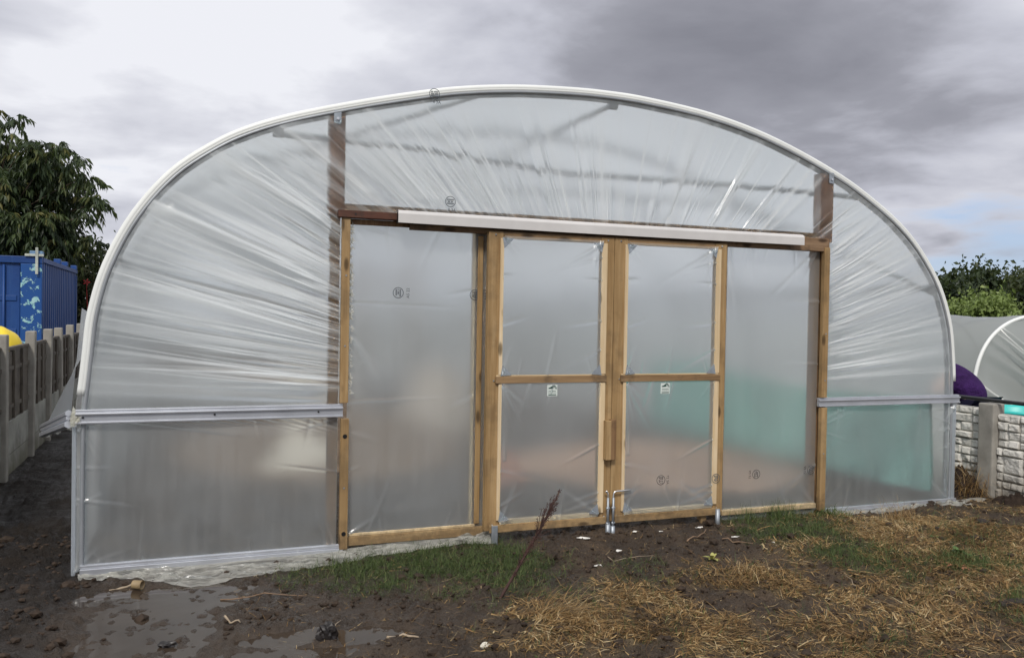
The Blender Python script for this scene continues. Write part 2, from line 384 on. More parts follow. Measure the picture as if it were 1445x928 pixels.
attr(g, 'straw', np.clip(sd*1.2, 0, 1)); attr(g, 'green', np.clip(gd*1.1, 0, 1))
wet = np.clip(np.exp(-(((GX+2.5)/.95)**2+((GY+.95)/.75)**2))*1.3*(.4+fbm(GX, GY, 6, 3, 61)), 0, 1)
attr(g, 'wet', wet)
attr(g, 'dark', np.clip((-3.08-GX)/.15+(fbm(GX, GY, 4, 3, 91)-.5), 0, 1)*np.clip((GX+4.4)/.2, 0, 1))
# standing water
m, t, o = mat('muddy_water'); v = objco(t)
p = principled(t, o, ramp(t, noise(t, v, 4, 4), [(.3, (.034, .024, .017)), (.7, (.056, .042, .031))]), .05, 0, .2)
bump(t, p, noise(t, v, 5, 2), .0015)
for (cx_, cy_, rx, ry, zp) in ((-2.72, -.75, .55, .8, -.0885), (-2.02, -1.26, .55, .3, -.0868)):
    k = 40; vs = [(cx_, cy_, zp)]+[(cx_+rx*math.cos(2*math.pi*i/k), cy_+ry*math.sin(2*math.pi*i/k), zp) for i in range(k)]
    w = mk('puddle', vs, [(0, 1+i, 1+(i+1) % k) for i in range(k)], m); tag(w, kind='structure')

# ------------------------------------------------------------------ the polytunnel
PROF = [(-3.20, -.05), (-3.20, .40), (-3.195, .80), (-3.175, 1.0), (-3.16, 1.15), (-3.135, 1.38), (-3.062, 1.65), (-2.925, 1.93), (-2.73, 2.18), (-2.50, 2.36), (-2.31, 2.465), (-2.08, 2.555), (-1.788, 2.645), (-1.444, 2.738), (-1.08, 2.822),
        (-.70, 2.878), (-.30, 2.908), (0, 2.915), (.30, 2.905), (.807, 2.853), (1.30, 2.748), (1.82, 2.573), (2.234, 2.385), (2.66, 2.115), (2.975, 1.768), (3.135, 1.429), (3.19, 1.10), (3.205, .80), (3.21, .4), (3.21, -.05)]
def spline(pts, n):
    P_ = [Vector(p+(0,)) if len(p) == 2 else Vector(p) for p in pts]
    out = []
    for i in range(len(P_)-1):
        p0, p1, p2, p3 = P_[max(i-1, 0)], P_[i], P_[i+1], P_[min(i+2, len(P_)-1)]
        for k in range(n):
            u = k/n
            out.append(.5*((2*p1)+(p2-p0)*u+(2*p0-5*p1+4*p2-p3)*u*u+(3*p1-p0-3*p2+p3)*u**3))
    out.append(P_[-1]); return out
PS = [(p.x, p.y) for p in spline(PROF, 5)]
PA = np.array(PS)
# outward normals
tan = np.gradient(PA, axis=0); nrm = np.stack([-tan[:, 1], tan[:, 0]], 1); nrm /= np.linalg.norm(nrm, axis=1)[:, None]
TL = 13.0
tun = empty('polytunnel', (0, 0, -.06), 'large white-edged polytunnel with creased clear polythene end wall and timber doorway', 'polytunnel')
def arc(off, y, zmin=-9, zmax=9):
    q = PA+nrm*off
    return [(a, y, b_) for (a, b_), (c_, d_) in zip(q, PA) if zmin <= d_ <= zmax]
# hoops
hp = MB().tube(arc(-.0465, -.024), .0115, 10).tube(arc(-.052, .03), .019, 10).build('hoop', M_tubegrey, tun, True)  # thin first tube, before the film, is an added shadow line under the strip
hp['label'] = 'front steel hoop, with a thin grey tube added as shadow line under the white edge'
for i in range(1, 9):
    MB().tube(arc(-.03, .03+i*1.6), .021, 8).build('hoop', M_tubegrey, tun, True)
# white anti-hot-spot strip on the front hoop: two rounded ridges
def strip_path(off, y, a0, a1): return [p for p in arc(off, y, .9, 9) ]
tb = MB(); pth = arc(-.018, -.012, .9, 9)
tb.tube(pth, .022, 10); tb.tube(arc(-.029, -.020, .9, 9), .014, 8)
tb.build('edge_strip', M_white, tun, True)
# roof skin
ys = np.linspace(.0, TL, 60); sk = np.zeros((len(PA), len(ys), 3))
for i, (a, b_) in enumerate(PA):
    w = .012*np.sin(ys*3.9)**2
    sk[i, :, 0] = a-nrm[i, 0]*w; sk[i, :, 1] = ys; sk[i, :, 2] = b_-nrm[i, 1]*w
mk_grid('roof_film', sk, M_skin, tun)
# back end wall
bw = MB(); n = len(PA); bw.add([(a, TL, b_) for a, b_ in PA], [tuple(range(n))]); bw.build('back_film', M_skin, tun)
bk = MB()
for x in (-1.5, -.5, .5, 1.5): bk.box(x-.05, x+.05, TL-.1, TL-.02, -.05, 2.6)
bk.box(-1.55, 1.55, TL-.1, TL-.015, 1.95, 2.05)
bk.build('back_frame', M_post, tun)
# purlins and crop bar
MB().tube([(.06, .03, 2.845), (.06, TL, 2.85)], .019, 8).build('ridge_bar', M_tubegrey, tun, True)
MB().tube([(-2.14, .09, 2.452), (-1.2, .3, 2.468), (0, .7, 2.455), (1.2, .4, 2.42), (2.2, .09, 2.36)], .02, 8).build('crop_bar', M_tubegrey, tun, True)
MB().tube([(-3.0, .03, 1.69), (-3.0, TL, 1.69)], .019, 8).build('side_bar', M_tubegrey, tun, True)
MB().tube([(3.0, .03, 1.69), (3.0, TL, 1.69)], .019, 8).build('side_bar', M_tubegrey, tun, True)
MB().tube([(-2.1, 1.63, 2.50), (-.8, .04, 2.84)], .018, 8).build('brace', M_tubegrey, tun, True)
MB().tube([(2.2, 1.63, 2.38), (3.02, .04, 1.62)], .018, 8).build('brace', M_tubegrey, tun, True)
for i in (1, 2, 3, 4):
    MB().tube([(-2.2, .03+1.6*i, 2.46), (2.2, .03+1.6*i, 2.41)], .019, 8).build('crop_bar', M_tubegrey, tun, True)
for x, z in ((-2.14, 2.452), (.06, 2.84), (2.2, 2.36), (2.99, 1.66), (-3.0, 1.69)):
    MB().tube([(x-.03, .045, z), (x+.03, .045, z)], .032, 10).build('clamp', M_tubegrey, tun, True)

# creased end film, on a fan about the door centre
C = np.array([.04, .80])
def rout(th):
    d = PA-C; ang = np.arctan2(d[:, 1], d[:, 0]); rr_ = np.hypot(d[:, 0], d[:, 1])
    sel = (PA[:, 1] >= .79); a = ang[sel]; r_ = rr_[sel]; k = np.argsort(a)
    return np.interp(th, a[k], r_[k])-.028
XL, XR, ZT = -1.775, 1.862, 2.0
def rin(th):
    c_, s_ = np.cos(th), np.sin(th)
    tx = np.where(c_ > 0, (XR-C[0])/np.maximum(c_, 1e-6), (XL-C[0])/np.minimum(c_, -1e-6))
    tz = (ZT-C[1])/np.maximum(s_, 1e-6)
    return np.minimum(tx, tz)
NT, NR = 2600, 44
th = np.linspace(.004, math.pi-.004, NT)
s_ = np.linspace(0, 1, NR)**1.15
TH, SS = np.meshgrid(th, s_, indexing='ij')
hgt = np.zeros_like(TH); fold = np.zeros_like(TH)
deg = np.degrees(TH)
def ridges(n, lo, hi, wlo, whi, hlo, hhi, flo, fhi, reach, seed, clump=None):
    global hgt, fold
    q = random.Random(seed)
    for i in range(n):
        a0 = q.uniform(lo, hi)
        if clump:
            a0 = q.choice(clump)+q.gauss(0, 1.0); a0 = min(max(a0, lo), hi)
        w = q.uniform(wlo, whi); h_ = q.uniform(hlo, hhi)*q.choice([1, 1, -.6]); f_ = q.uniform(flo, fhi)
        r0 = q.uniform(*reach); drift = q.uniform(-1, 1)*1.6; s0 = q.choice([0, 0, 0, q.uniform(0, .25)])
        cen = a0+drift*SS+q.uniform(-.8, .8)*np.sin(SS*3+q.uniform(0, 6))*.4
        ww = w*(1+1.6*SS)
        prof = np.exp(-((deg-cen)/ww)**2)
        env = np.clip(1-SS/r0, 0, 1)**.7*np.clip((SS-s0)/.06+(.75 if s0 == 0 else 0), 0, 1)
        edge = np.exp(-((deg-cen-ww*.35)/(ww*.45))**2)
        hgt += h_*prof*env; fold += f_*edge*env
# left panel: dense, strong creases gathered at the doorpost
ridges(70, 148, 178, .14, .45, .004, .014, .2, .75, (.35, 1.3), 3)
ridges(22, 149, 177, .6, 1.5, .010, .024, .08, .34, (.8, 1.7), 4)
ridges(42, 126, 150, .16, .5, .004, .012, .2, .65, (.4, 1.4), 5)
ridges(18, 122, 152, .6, 1.5, .008, .02, .08, .3, (.8, 1.7), 6)
# top
ridges(30, 96, 128, .18, .5, .003, .010, .12, .5, (.5, 1.2), 7)
ridges(14, 92, 130, .6, 1.6, .006, .016, .05, .22, (.9, 1.6), 8)
ridges(34, 44, 94, .12, .45, .003, .010, .2, .8, (.3, 1.4), 9)
ridges(16, 44, 94, .6, 1.6, .006, .016, .05, .25, (.9, 1.6), 10)
# right panel
ridges(60, 4, 36, .14, .5, .004, .011, .16, .55, (.4, 1.3), 11)
ridges(22, 5, 42, .6, 1.6, .008, .02, .08, .3, (.8, 1.6), 12)
ridges(115, 148, 178, .06, .15, .002, .005, .4, 1.0, (.3, 1.25), 23, [150, 155, 158, 161, 165, 168, 171, 174])
ridges(50, 122, 150, .07, .16, .002, .004, .35, .95, (.3, 1.3), 24)
ridges(46, 92, 124, .07, .16, .001, .004, .3, .9, (.3, 1.0), 25)
ridges(50, 44, 92, .06, .15, .001, .004, .3, .95, (.2, 1.1), 26, [48, 53, 58, 64, 69, 75, 82, 88])
ridges(75, 4, 42, .06, .16, .002, .004, .35, .9, (.25, 1.2), 27, [8, 12, 17, 21, 26, 31, 36])
hgt *= np.clip(SS*6, .35, 1)*np.clip((1-SS)*8, 0, 1)
RI, RO = rin(TH), rout(TH); RR = RI+(RO-RI)*SS
X_ = C[0]+np.cos(TH)*RR; Z_ = C[1]+np.sin(TH)*RR
Y_ = np.minimum(-.0245-hgt-.012*(fbm(X_, Z_, .8, 3, 3)-.5), -.0235)
end = mk_grid('end_film', np.stack([X_, Y_, Z_], -1), M_film, tun); face_front(end)
cling = (((X_ > -1.852) & (X_ < -1.755)) | ((X_ > 1.785) & (X_ < 1.914)) | ((Z_ < 2.054) & (X_ > -1.85) & (X_ < 1.9)))      # film clings clear to damp timber
attr(end, 'fold', np.where(cling, np.clip(fold*.6, 0, .6)-.17, np.clip(fold, 0, .95)))

def flat_film(name, x0, x1, z0, z1, y, parent, m_=M_filmd, n=(110, 110), amp=.006, seed=1, creases=()):
    xs = np.linspace(x0, x1, n[0]); zs = np.linspace(z0, z1, n[1]); A, B = np.meshgrid(xs, zs, indexing='ij')
    Yv = y-amp*(fbm(A, B, 1.5, 3, seed)-.5)*np.clip(np.minimum(np.minimum(A-x0, x1-A), np.minimum(B-z0, z1-B))*14, 0, 1)
    fo = np.zeros_like(A); q_ = random.Random(seed*7+3); creases = list(creases)
    for k_ in range(int(10+14*(x1-x0))):          # slack wrinkles running in from the fixings
        e_ = q_.choice('lrtbcccc'); L_ = q_.uniform(.10, .42)
        if e_ == 'l': p_ = (x0, q_.uniform(z0, z1)); d_ = (L_, q_.uniform(-.5, .5)*L_)
        elif e_ == 'r': p_ = (x1, q_.uniform(z0, z1)); d_ = (-L_, q_.uniform(-.5, .5)*L_)
        elif e_ == 't': p_ = (q_.uniform(x0, x1), z1); d_ = (q_.uniform(-.5, .5)*L_, -L_)
        elif e_ == 'b': p_ = (q_.uniform(x0, x1), z0); d_ = (q_.uniform(-.5, .5)*L_, L_)
        else:
            sx_, sz_ = q_.choice((0, 1)), q_.choice((0, 1)); p_ = ((x0, x1)[sx_], (z0, z1)[sz_]); a_ = q_.uniform(.25, 1.3)
            d_ = ((1, -1)[sx_]*L_*math.cos(a_), (1, -1)[sz_]*L_*math.sin(a_))
        creases.append((p_[0], p_[1], p_[0]+d_[0], p_[1]+d_[1], q_.uniform(.004, .012), q_.uniform(.02, .075)))
    for (px, pz, qx, qz, w, f_) in creases:
        d = np.array([qx-px, qz-pz]); l = np.hypot(*d); d /= l
        u = ((A-px)*d[0]+(B-pz)*d[1])/l; dd = -(A-px)*d[1]+(B-pz)*d[0]
        e = np.exp(-(dd/(w*(1+u)))**2)*np.clip(1-u, 0, 1)*(u > -.05); fo += f_*e; Yv = Yv-.004*e*2
    ob = mk_grid(name, np.stack([A, Yv, B], -1), m_, parent); face_front(ob); attr(ob, 'fold', np.clip(fo, 0, .9)); return ob
# lower side panels under the rails
q = random.Random(5)
cl = [(-1.80-k*.0, .66-.02*k, -2.15-q.random()*.25, .80+q.random()*.0+.02*k, .006, .22) for k in range(5)]
cl = [(-1.80-.10*k, .775, -1.80-.10*k+.24+.04*k, .66, .005, .25-.012*k) for k in range(12)]
lp = flat_film('lower_film', -3.19, -1.78, -.03, .79, -.016, tun, M_film, (220, 130), .014, 8, cl+[(-3.09, .78, -3.12, -.03, .02, .16), (-3.16, .5, -3.15, -.03, .008, .3)])
rp = flat_film('lower_film', 1.87, 3.205, -.05, .765, -.016, tun, M_film, (200, 120), .014, 9, [(3.165, .75, 3.175, -.05, .02, .45), (3.1, .0, 2.9, .2, .01, .15)])
# folded corner strip of film at the two front corners
for x0, x1 in ((-3.205, -3.185), (3.175, 3.215)):
    MB().box(x0, x1, -.028, .0, -.05, .76, .004).build('corner_fold', M_flap, tun)
# timber doorway
def member(name, m_, box, parent=tun, bev=.003, lab=None):
    ob = MB().box(*box, bev=bev).build(name, m_, parent)
    if lab: ob['label'] = lab
    return ob
member('post', M_postred, (-1.85, -1.757, -.0225, .07, 1.98, 2.60), lab='red-brown upper post left of the doorway')
member('post', M_post, (-1.835, -1.78, -.004, .07, -.03, 1.978), lab='weathered brown post left of the doorway')
member('post', M_postred, (1.787, 1.912, -.0225, .07, 1.99, 2.50), lab='red-brown upper post right of the doorway')
member('post', M_post, (1.765, 1.90, .001, .07, -.05, 1.988))
member('post', M_post, (-.915, -.83, .0145, .10, -.03, 1.96), lab='dark inner post behind the film beside the left door')
member('post', M_post, (.93, 1.0, .012, .10, -.05, 1.96))
member('post_edge', M_paleh, (-.925, -.9165, -.002, .05, -.03, 1.95))
member('lintel', M_lint, (-1.756, 1.786, -.0222, .07, 2.0, 2.052), lab='long brown lintel over the doorway')
member('track_beam', M_lintdark, (-1.80, -1.36, -.075, -.003, 1.965, 2.008), lab='dark red end of the track beam')
member('track_beam', M_lint, (-1.355, 1.86, -.055, -.003, 1.915, 2.012))
member('packer', M_post, (-1.745, -1.0, -.022, .0, 1.93, 1.963))
# battens: yellow timber down both jambs
def batten(x0, x1, z0, z1, y0=-.062, y1=-.024, lab=None): return member('batten', M_yel, (x0, x1, y0, y1, z0, z1), lab=lab)
batten(-1.775, -1.727, .86, 1.962, lab='yellow batten on the left jamb above the rail')
bL = batten(-1.768, -1.72, -.02, .765, lab='yellow batten on the left jamb with two bolt holes')
batten(1.812, 1.862, .822, 1.945); batten(1.816, 1.868, -.03, .745)
for z in (.66, .075):
    MB().tube([(-1.744, -.0645, z), (-1.744, -.061, z)], .013, 14).build('bolt_hole', M_black, bL)
# frayed film caught along the jamb
fr_ = MB(); q = random.Random(9)
for k in range(160):
    z = q.uniform(.9, 1.93); x = -1.727+q.uniform(0, .02); l = q.uniform(.008, .03)
    fr_.add([(x-.004, -.03, z), (x+q.uniform(.006, .02), -.034-q.random()*.01, z+q.uniform(-.01, .01)), (x, -.03, z+l)], [(0, 1, 2)])
fr_.box(-1.730, -1.724, -.030, -.026, .86, 1.955, 0); fr_.build('frayed_film', M_skirt, tun)
fr2 = MB()
for k in range(90):
    z = q.uniform(-.02, 1.9); x = 1.868+q.uniform(0, .012); l = q.uniform(.008, .03)
    fr2.add([(x-.004, -.03, z), (x+q.uniform(.006, .016), -.034-q.random()*.01, z+q.uniform(-.01, .01)), (x, -.03, z+l)], [(0, 1, 2)])
fr2.box(1.866, 1.872, -.031, -.027, -.02, 1.93, 0); fr2.build('frayed_film', M_skirt, tun)
# bay films either side of the doors, sills
q = random.Random(21)
bay = [(-1.72, 1.46, -1.0, 1.44, .004, .10), (-1.72, .86, -.9, .88, .004, .12), (-1.70, 1.25, -1.5, .98, .012, .12), (-.93, .88, -1.1, .80, .008, .15)]
flat_film('bay_film', -1.725, -.80, .045, 1.955, -.006, tun, M_filmd, (120, 220), .016, 12, bay)
flat_film('bay_film', .88, 1.812, .01, 1.955, -.006, tun, M_filmd, (120, 220), .016, 13, [(1.75, 1.9, 1.3, 1.5, .01, .12), (1.0, 1.9, 1.05, 1.3, .012, .1), (1.8, .3, 1.4, .05, .01, .1)])
member('sill', M_yelh, (-1.718, -.806, -.035, .03, -.008, .045), lab='yellow bottom plank of the left bay')
member('sill_batten', M_paleh, (-1.71, -.90, -.022, -.004, .046, .062))
member('sill', M_post, (-1.2, -.82, .0, .03, -.06, -.012))
member('sill', M_paleh, (.965, 1.805, -.035, .03, -.012, .024))
member('bay_batten', M_yel, (-.906, -.872, -.02, -.008, .064, 1.90))
# white cover over the sliding track
pc = [( -.135, 1.945), (-.135, 2.0), (-.128, 2.014), (-.112, 2.022), (-.075, 2.026), (-.06, 2.026), (-.06, 2.016), (-.108, 2.012), (-.125, 1.997), (-.125, 1.945)]
xs_ = np.linspace(-1.453, 1.56, 30); V = np.zeros((len(pc)+1, len(xs_), 3))
for i, (yy, z_) in enumerate(pc+[pc[0]]):
    V[i, :, 0] = xs_; V[i, :, 1] = yy; V[i, :, 2] = z_-.004*np.sin((xs_+1.45)/3.0*math.pi)
cov = mk_grid('track_cover', V, M_cover, tun, False); cov['label'] = 'long white plastic cover over the sliding door track'
MB().prism([(-1.45, 1.947), (-1.445, 1.947), (-1.445, 2.01), (-1.45, 2.01)], -.123, -.062).build('end_cap', M_black, cov)
MB().tube([(-1.35, -.09, 1.96), (1.5, -.09, 1.96)], .014, 8).build('track', M_steel, cov, True)
# rails
def rail(x0, x1, z0, z1, lab):
    mb = MB(); h = z1-z0
    mb.box(x0, x1, -.058, -.024, z0, z0+h*.16, .003); mb.box(x0, x1, -.05, -.024, z0+h*.165, z0+h*.60, .002)
    mb.box(x0, x1, -.062, -.024, z0+h*.605, z0+h*.80, .005); mb.box(x0, x1, -.046, -.02, z0+h*.805, z1, .003)
    ob = mb.build('clamp_rail', M_alu, tun); ob['label'] = lab; return ob
r1 = rail(-3.187, -1.755, .775, .852, 'waist-high aluminium rail left of the doorway')
r2 = rail(1.80, 3.222, .752, .818, 'waist-high aluminium rail right of the doorway')
for x in (-2.48, -3.15, -1.9): MB().tube([(x, -.056, .81), (x, -.049, .81)], .006, 8).build('screw', M_black, r1)
b1_ = MB().box(-3.16, -1.745, -.06, -.02, -.045, -.012, .003); b1_.box(-3.16, -1.745, -.048, -.02, -.011, .008, .003); b1_.build('base_rail', M_alu, tun)['label'] = 'aluminium rail along the foot of the left panel'
b1_ = MB().box(1.875, 3.215, -.06, -.02, -.07, -.04, .003); b1_.box(1.875, 3.215, -.048, -.02, -.039, -.022, .003); b1_.build('base_rail', M_alu, tun)['label'] = 'aluminium rail along the foot of the right panel'
mb = MB()
for k in range(10):
    a = q.uniform(-.03, .03); mb.add([(-3.2+q.uniform(-.015, .01), -.05+a*.3, .76), (-3.175+q.uniform(0, .02), -.06, .79+q.uniform(0, .03)), (-3.2, -.03, .84+q.uniform(0, .04)), (-3.215, -.03, .8)], [(0, 1, 2, 3)])
mb.build('crumpled_film', M_skirt, tun)
# plates at the tops of the upper posts
for x, z in ((-1.806, 2.565), (1.885, 2.475)):
    pl = MB().box(x-.022, x+.022, -.034, -.028, z-.045, z+.035, .002).build('fixing_plate', M_brk, tun)
    MB().tube([(x, -.042, z-.015), (x, -.033, z-.015)], .009, 6).build('bolt', M_bright, pl)
# side flap, left: the roof sheet hangs out on its rail
us = np.linspace(0, 1, 30); vs_ = np.linspace(0, 1, 24); V = np.zeros((30, 24, 3))
A0, A1 = np.array([-3.165, .0, 1.40]), np.array([-3.19, 1.6, 1.30]); B0, B1 = np.array([-3.215, .0, .80]), np.array([-3.56, 1.6, .535])
for i, u in enumerate(us):
    for j, v_ in enumerate(vs_):
        a = A0+(A1-A0)*v_; b_ = B0+(B1-B0)*v_
        pnt = a+(b_-a)*u; pnt[0] -= .015*math.sin(u*math.pi)*v_; V[i, j] = pnt
mk_grid('side_flap', V, M_flap, tun)
sr = MB()
for dz, wd in ((.0, .022), (.035, .014), (.06, .018)):
    sr.tube([tuple(B0+np.array([-.01, 0, -.03+dz])), tuple(B1+np.array([-.01, 0, -.03+dz]))], wd, 6)
sr.build('side_rail', M_alu, tun)['label'] = 'aluminium side rail hanging out at the left corner'
V2 = np.zeros((8, 10, 3))
for i in range(8):
    for j in range(10):
        a = B0+(B1-B0)*(j/9); V2[i, j] = a+np.array([.0, .0, -.02])+np.array([.02, .02, -.04])*(i/7)*(.7+.3*math.sin(j*1.7))
mk_grid('torn_edge', V2, M_skirt, tun)

# ground skirt of spare film
def skirt(name, top, bot, n=90, m_=M_skirt, seed=0, rows=10):
    T = spline(top, 12); B = spline(bot, 12); k = min(len(T), len(B))
    V = np.zeros((rows, k, 3)); q = random.Random(seed)
    for j in range(k):
        for i in range(rows):
            u = i/(rows-1); p_ = T[j]*(1-u)+B[j]*u; V[i, j] = (p_.x, p_.y, p_.z)
    n_ = fbm(V[..., 0]*1.0, V[..., 1]*3+np.arange(rows)[:, None]*.3, 7, 4, seed)
    u = np.linspace(0, 1, rows)[:, None]
    V[..., 2] += (n_-.5)*.10*np.sin(u*math.pi)+.012*np.sin(V[..., 1]*60+V[..., 0]*9)*np.sin(u*math.pi)+(fbm(V[..., 0], V[..., 1], 3, 2, seed+9)-.5)*.02*u
    gz = gheight(V[..., 0], V[..., 1])+.006
    V[..., 2] = np.where(u > .15, np.maximum(V[..., 2], gz*.9+V[..., 2]*.1+.004), V[..., 2])
    ob = mk_grid(name, V, m_, tun); return ob
skirt('ground_skirt', [(-3.17, -.05, -.035), (-2.9, -.055, -.035), (-2.5, -.055, -.035), (-2.1, -.055, -.03), (-1.75, -.05, -.02), (-1.4, -.03, -.01), (-1.0, -.03, -.01), (-.86, -.03, .0), (-.80, -.09, .06)],
      [(-3.16, -.10, -.085), (-2.9, -.11, -.085), (-2.62, -.30, -.088), (-2.35, -.27, -.07), (-2.05, -.22, -.075), (-1.72, -.16, -.07), (-1.35, -.09, -.07), (-1.0, -.06, -.07), (-.80, -.12, -.07)], seed=3, rows=22)
skirt('ground_skirt', [(1.86, -.05, -.045), (2.2, -.05, -.055), (2.6, -.05, -.06), (3.0, -.05, -.06), (3.21, -.05, -.06)],
      [(1.9, -.12, -.08), (2.1, -.17, -.08), (2.5, -.16, -.075), (2.95, -.12, -.075), (3.2, -.26, -.08)], seed=5, rows=18)
sp = [(3.16, -.05, -.05), (3.22, -.02, -.05), (3.42, -.1, -.06), (3.38, -.22, -.075), (3.15, -.22, -.07)]
V = np.zeros((14, 14, 3))
for i in range(14):
    for j in range(14):
        u, w = i/13, j/13
        a = np.array([3.10, -.06, -.05])*(1-u)+np.array([3.26, .0, -.045])*u; b_ = np.array([3.12, -.28, -.075])*(1-u)+np.array([3.52, -.08, -.06])*u
        V[i, j] = a*(1-w)+b_*w
V[..., 2] += .03*np.sin(V[..., 0]*17+V[..., 1]*11)*.5+.02*fbm(V[..., 0], V[..., 1], 9, 3, 4)
mk_grid('skirt_corner', V, M_skirt, tun)
# a film wall below the right bay
flat_film('foot_film', .96, 1.80, -.08, -.01, -.012, tun, M_filmd, (20, 8), .01, 3)
flat_film('foot_film', 1.86, 2.0, -.09, -.03, -.03, tun, M_filmd, (8, 6), .01, 3)

# ---- doors
def door(x0, x1, lab, xs0, xs1):
    z0, z1 = .035, 1.925; y0, y1 = -.112, -.068; S = .098
    st = MB()
    st.box(x0, x0+S, y0, y1, z0, z1); st.box(x1-S, x1, y0, y1, z0, z1)
    d = st.build('door', M_yel, tun); d['label'] = lab
    a, b_ = x0+S+.001, x1-S-.001
    MB().box(a, b_, y0+.002, y1, 1.885, z1).build('top_rail', M_midh, d)
    MB().box(a, b_, y0+.002, y1, z0+.001, .098).build('bottom_rail', M_paleh, d)
    MB().box(x0+.03, x1-.03, y0-.012, y0-.0005, z0-.012, .072).build('bottom_board', M_yelh, d)
    MB().box(x0+.055, x1-.05, y0-.018, y0-.001, .968, 1.012).build('middle_rail', M_midh, d)
    MB().box(x0+.06, x1-.06, y0-.010, y0-.002, 1.0125, 1.020).build('middle_batten', M_paleh, d)
    # inner halves of the stiles are pale and lie under the film
    fx0, fx1 = x0+S-.004, x1-S+.004
    for (u0, u1) in ((x0+S-.022, x0+S), (x1-S, x1-.056)):
        for (w0, w1) in ((.10, .966), (1.022, 1.884)):
            MB().box(u0, u1, y0-.012, y0-.0005, w0, w1, .0006).build('stile_facing', M_pale, d)
    flat_film('film_pane', fx0, fx1, .075, .966, y0-.009, d, M_filmd, (110, 120), .006, 30, [(fx1, .09, fx0+.3, .35, .01, .12), (fx0+.03, .5, fx0+.02, .95, .01, .1)])
    flat_film('film_pane', fx0, fx1, 1.022, 1.90, y0-.009, d, M_filmd, (110, 120), .006, 31, [(fx1, 1.88, fx0+.2, 1.6, .01, .08)])
    for (cx0, sx) in ((a, 1), (b_, -1)):
        for (cz, sz, zz_) in ((1.884, -1, 0), (1.021, 1, 0), (.099, 1, 0)):
            k = .062
            MB().prism([(cx0-sx*.012, cz-sz*.006), (cx0+sx*k, cz), (cx0+sx*k*.85, cz+sz*.012), (cx0+sx*.012, cz+sz*k*.85), (cx0, cz+sz*k)][::sx*sz], y0-.0150, y0-.0125).build('corner_bracket', M_brk, d)
    s = MB().box(xs0, xs1, y0-.013, y0-.0112, .882, .955, .0004).build('sticker', M_stick, d); s['label'] = 'small white sticker with green arches and a green bar'
    cxm = (xs0+xs1)/2; sm = MB(); yq = y0-.0138
    def arcband(cx0, cz0, r0, r1, a0, a1):
        n_ = 12; pts = [(cx0+r1*math.cos(R(a0+(a1-a0)*k/n_)), cz0+r1*math.sin(R(a0+(a1-a0)*k/n_))) for k in range(n_+1)]+[(cx0+r0*math.cos(R(a1+(a0-a1)*k/n_)), cz0+r0*math.sin(R(a1+(a0-a1)*k/n_))) for k in range(n_+1)]
        sm.prism(pts, yq, yq+.0005)
    arcband(cxm-.004, .930, .0, .014, 15, 175); arcband(cxm+.004, .928, .016, .020, 0, 120); arcband(cxm+.006, .927, .022, .026, 0, 100); arcband(cxm-.020, .930, .0, .008, 0, 180)
    sm.box(xs0+.008, xs1-.008, yq, yq+.0005, .888, .894, 0)
    for k in range(9): sm.box(xs0+.010+k*.0058, xs0+.0135+k*.0058, yq, yq+.0005, .912, .9165, 0)
    for k in range(12): sm.box(xs0+.008+k*.0047, xs0+.011+k*.0047, yq, yq+.0005, .903, .906, 0)
    sm.build('sticker_print', M_green, s)
    return d
M_stick = simple('sticker_white', (.62, .68, .64), .5, 0, .06, 20)
M_green = simple('sticker_green', (.02, .07, .055), .5, 0, .1, 20)
d1 = door(-.868, .018, 'left sliding door, its film grey with a sticker under the middle rail', -.458, -.386)
d2 = door(.022, .91, 'right sliding door, tinted turquoise behind its lower film', .385, .457)
MB().box(-.045, -.006, -.165, -.114, .455, .715).build('grip_block', M_yel, d1)
MB().box(-.003, .036, -.150, -.114, .452, .720).build('grip_block', M_post, d2)
def bolt(x, dx, par):
    z = .24
    pts = [(x, -.14, -.055), (x, -.14, z-.02), (x+.006*dx, -.14, z-.005), (x+.02*dx, -.14, z)]
    pts += [(x+.13*dx, -.145, z+.003)] if dx > 0 else [(x-.012, -.15, z+.008)]
    b_ = MB().tube(pts, .006, 8).build('drop_bolt', M_bright, par, True)
    for zz_ in (.03, .13): MB().tube([(x-.012, -.14, zz_), (x+.012, -.14, zz_)], .009, 8).build('bolt_guide', M_steel, b_, True)
    MB().tube([(x, -.14, .20), (x, -.14, .0)], .0085, 8).build('bolt_sleeve', M_steel, b_, True)
bolt(-.010, -1, d1); bolt(.030, 1, d2)
MB().tube([(-.008, -.14, -.10), (-.008, -.14, .025)], .016, 12).build('ground_socket', M_steel, tun, True)
MB().tube([(.028, -.14, -.10), (.028, -.14, .01)], .016, 12).build('ground_socket', M_steel, tun, True)
MB().tube([(.862, -.13, -.12), (.862, -.13, .065)], .017, 12).build('ground_socket', M_steel, tun, True)
MB().box(-.825, -.785, -.135, -.118, -.08, .07, .004).build('ground_socket', M_steel, tun)
MB().box(.745, .79, -.10, -.05, -.12, .03).build('stub_post', M_yel, tun)['label'] = 'short timber stub under the right door'
q = random.Random(77)
for x in (-1.70, -1.42): MB().tube([(x, -.0775, 1.987), (x, -.0745, 1.987)], .006, 8).build('screw', M_black, tun)
for (x, z_) in [(-1.751, 1.2), (-1.749, 1.62), (-1.745, .35), (1.838, 1.3), (1.842, .4), (1.84, .95)]: MB().tube([(x, -.0645, z_), (x, -.0615, z_)], .0055, 8).build('screw', M_steel, tun)
for d_, xs3 in ((d1, (-.82, -.03)), (d2, (.07, .86))):
    for x in xs3:
        for z_ in (.07, .985, 1.905): MB().tube([(x+q.uniform(-.012, .012), -.1155, z_), (x, -.1125, z_)], .0055, 8).build('screw', M_steel, d_)
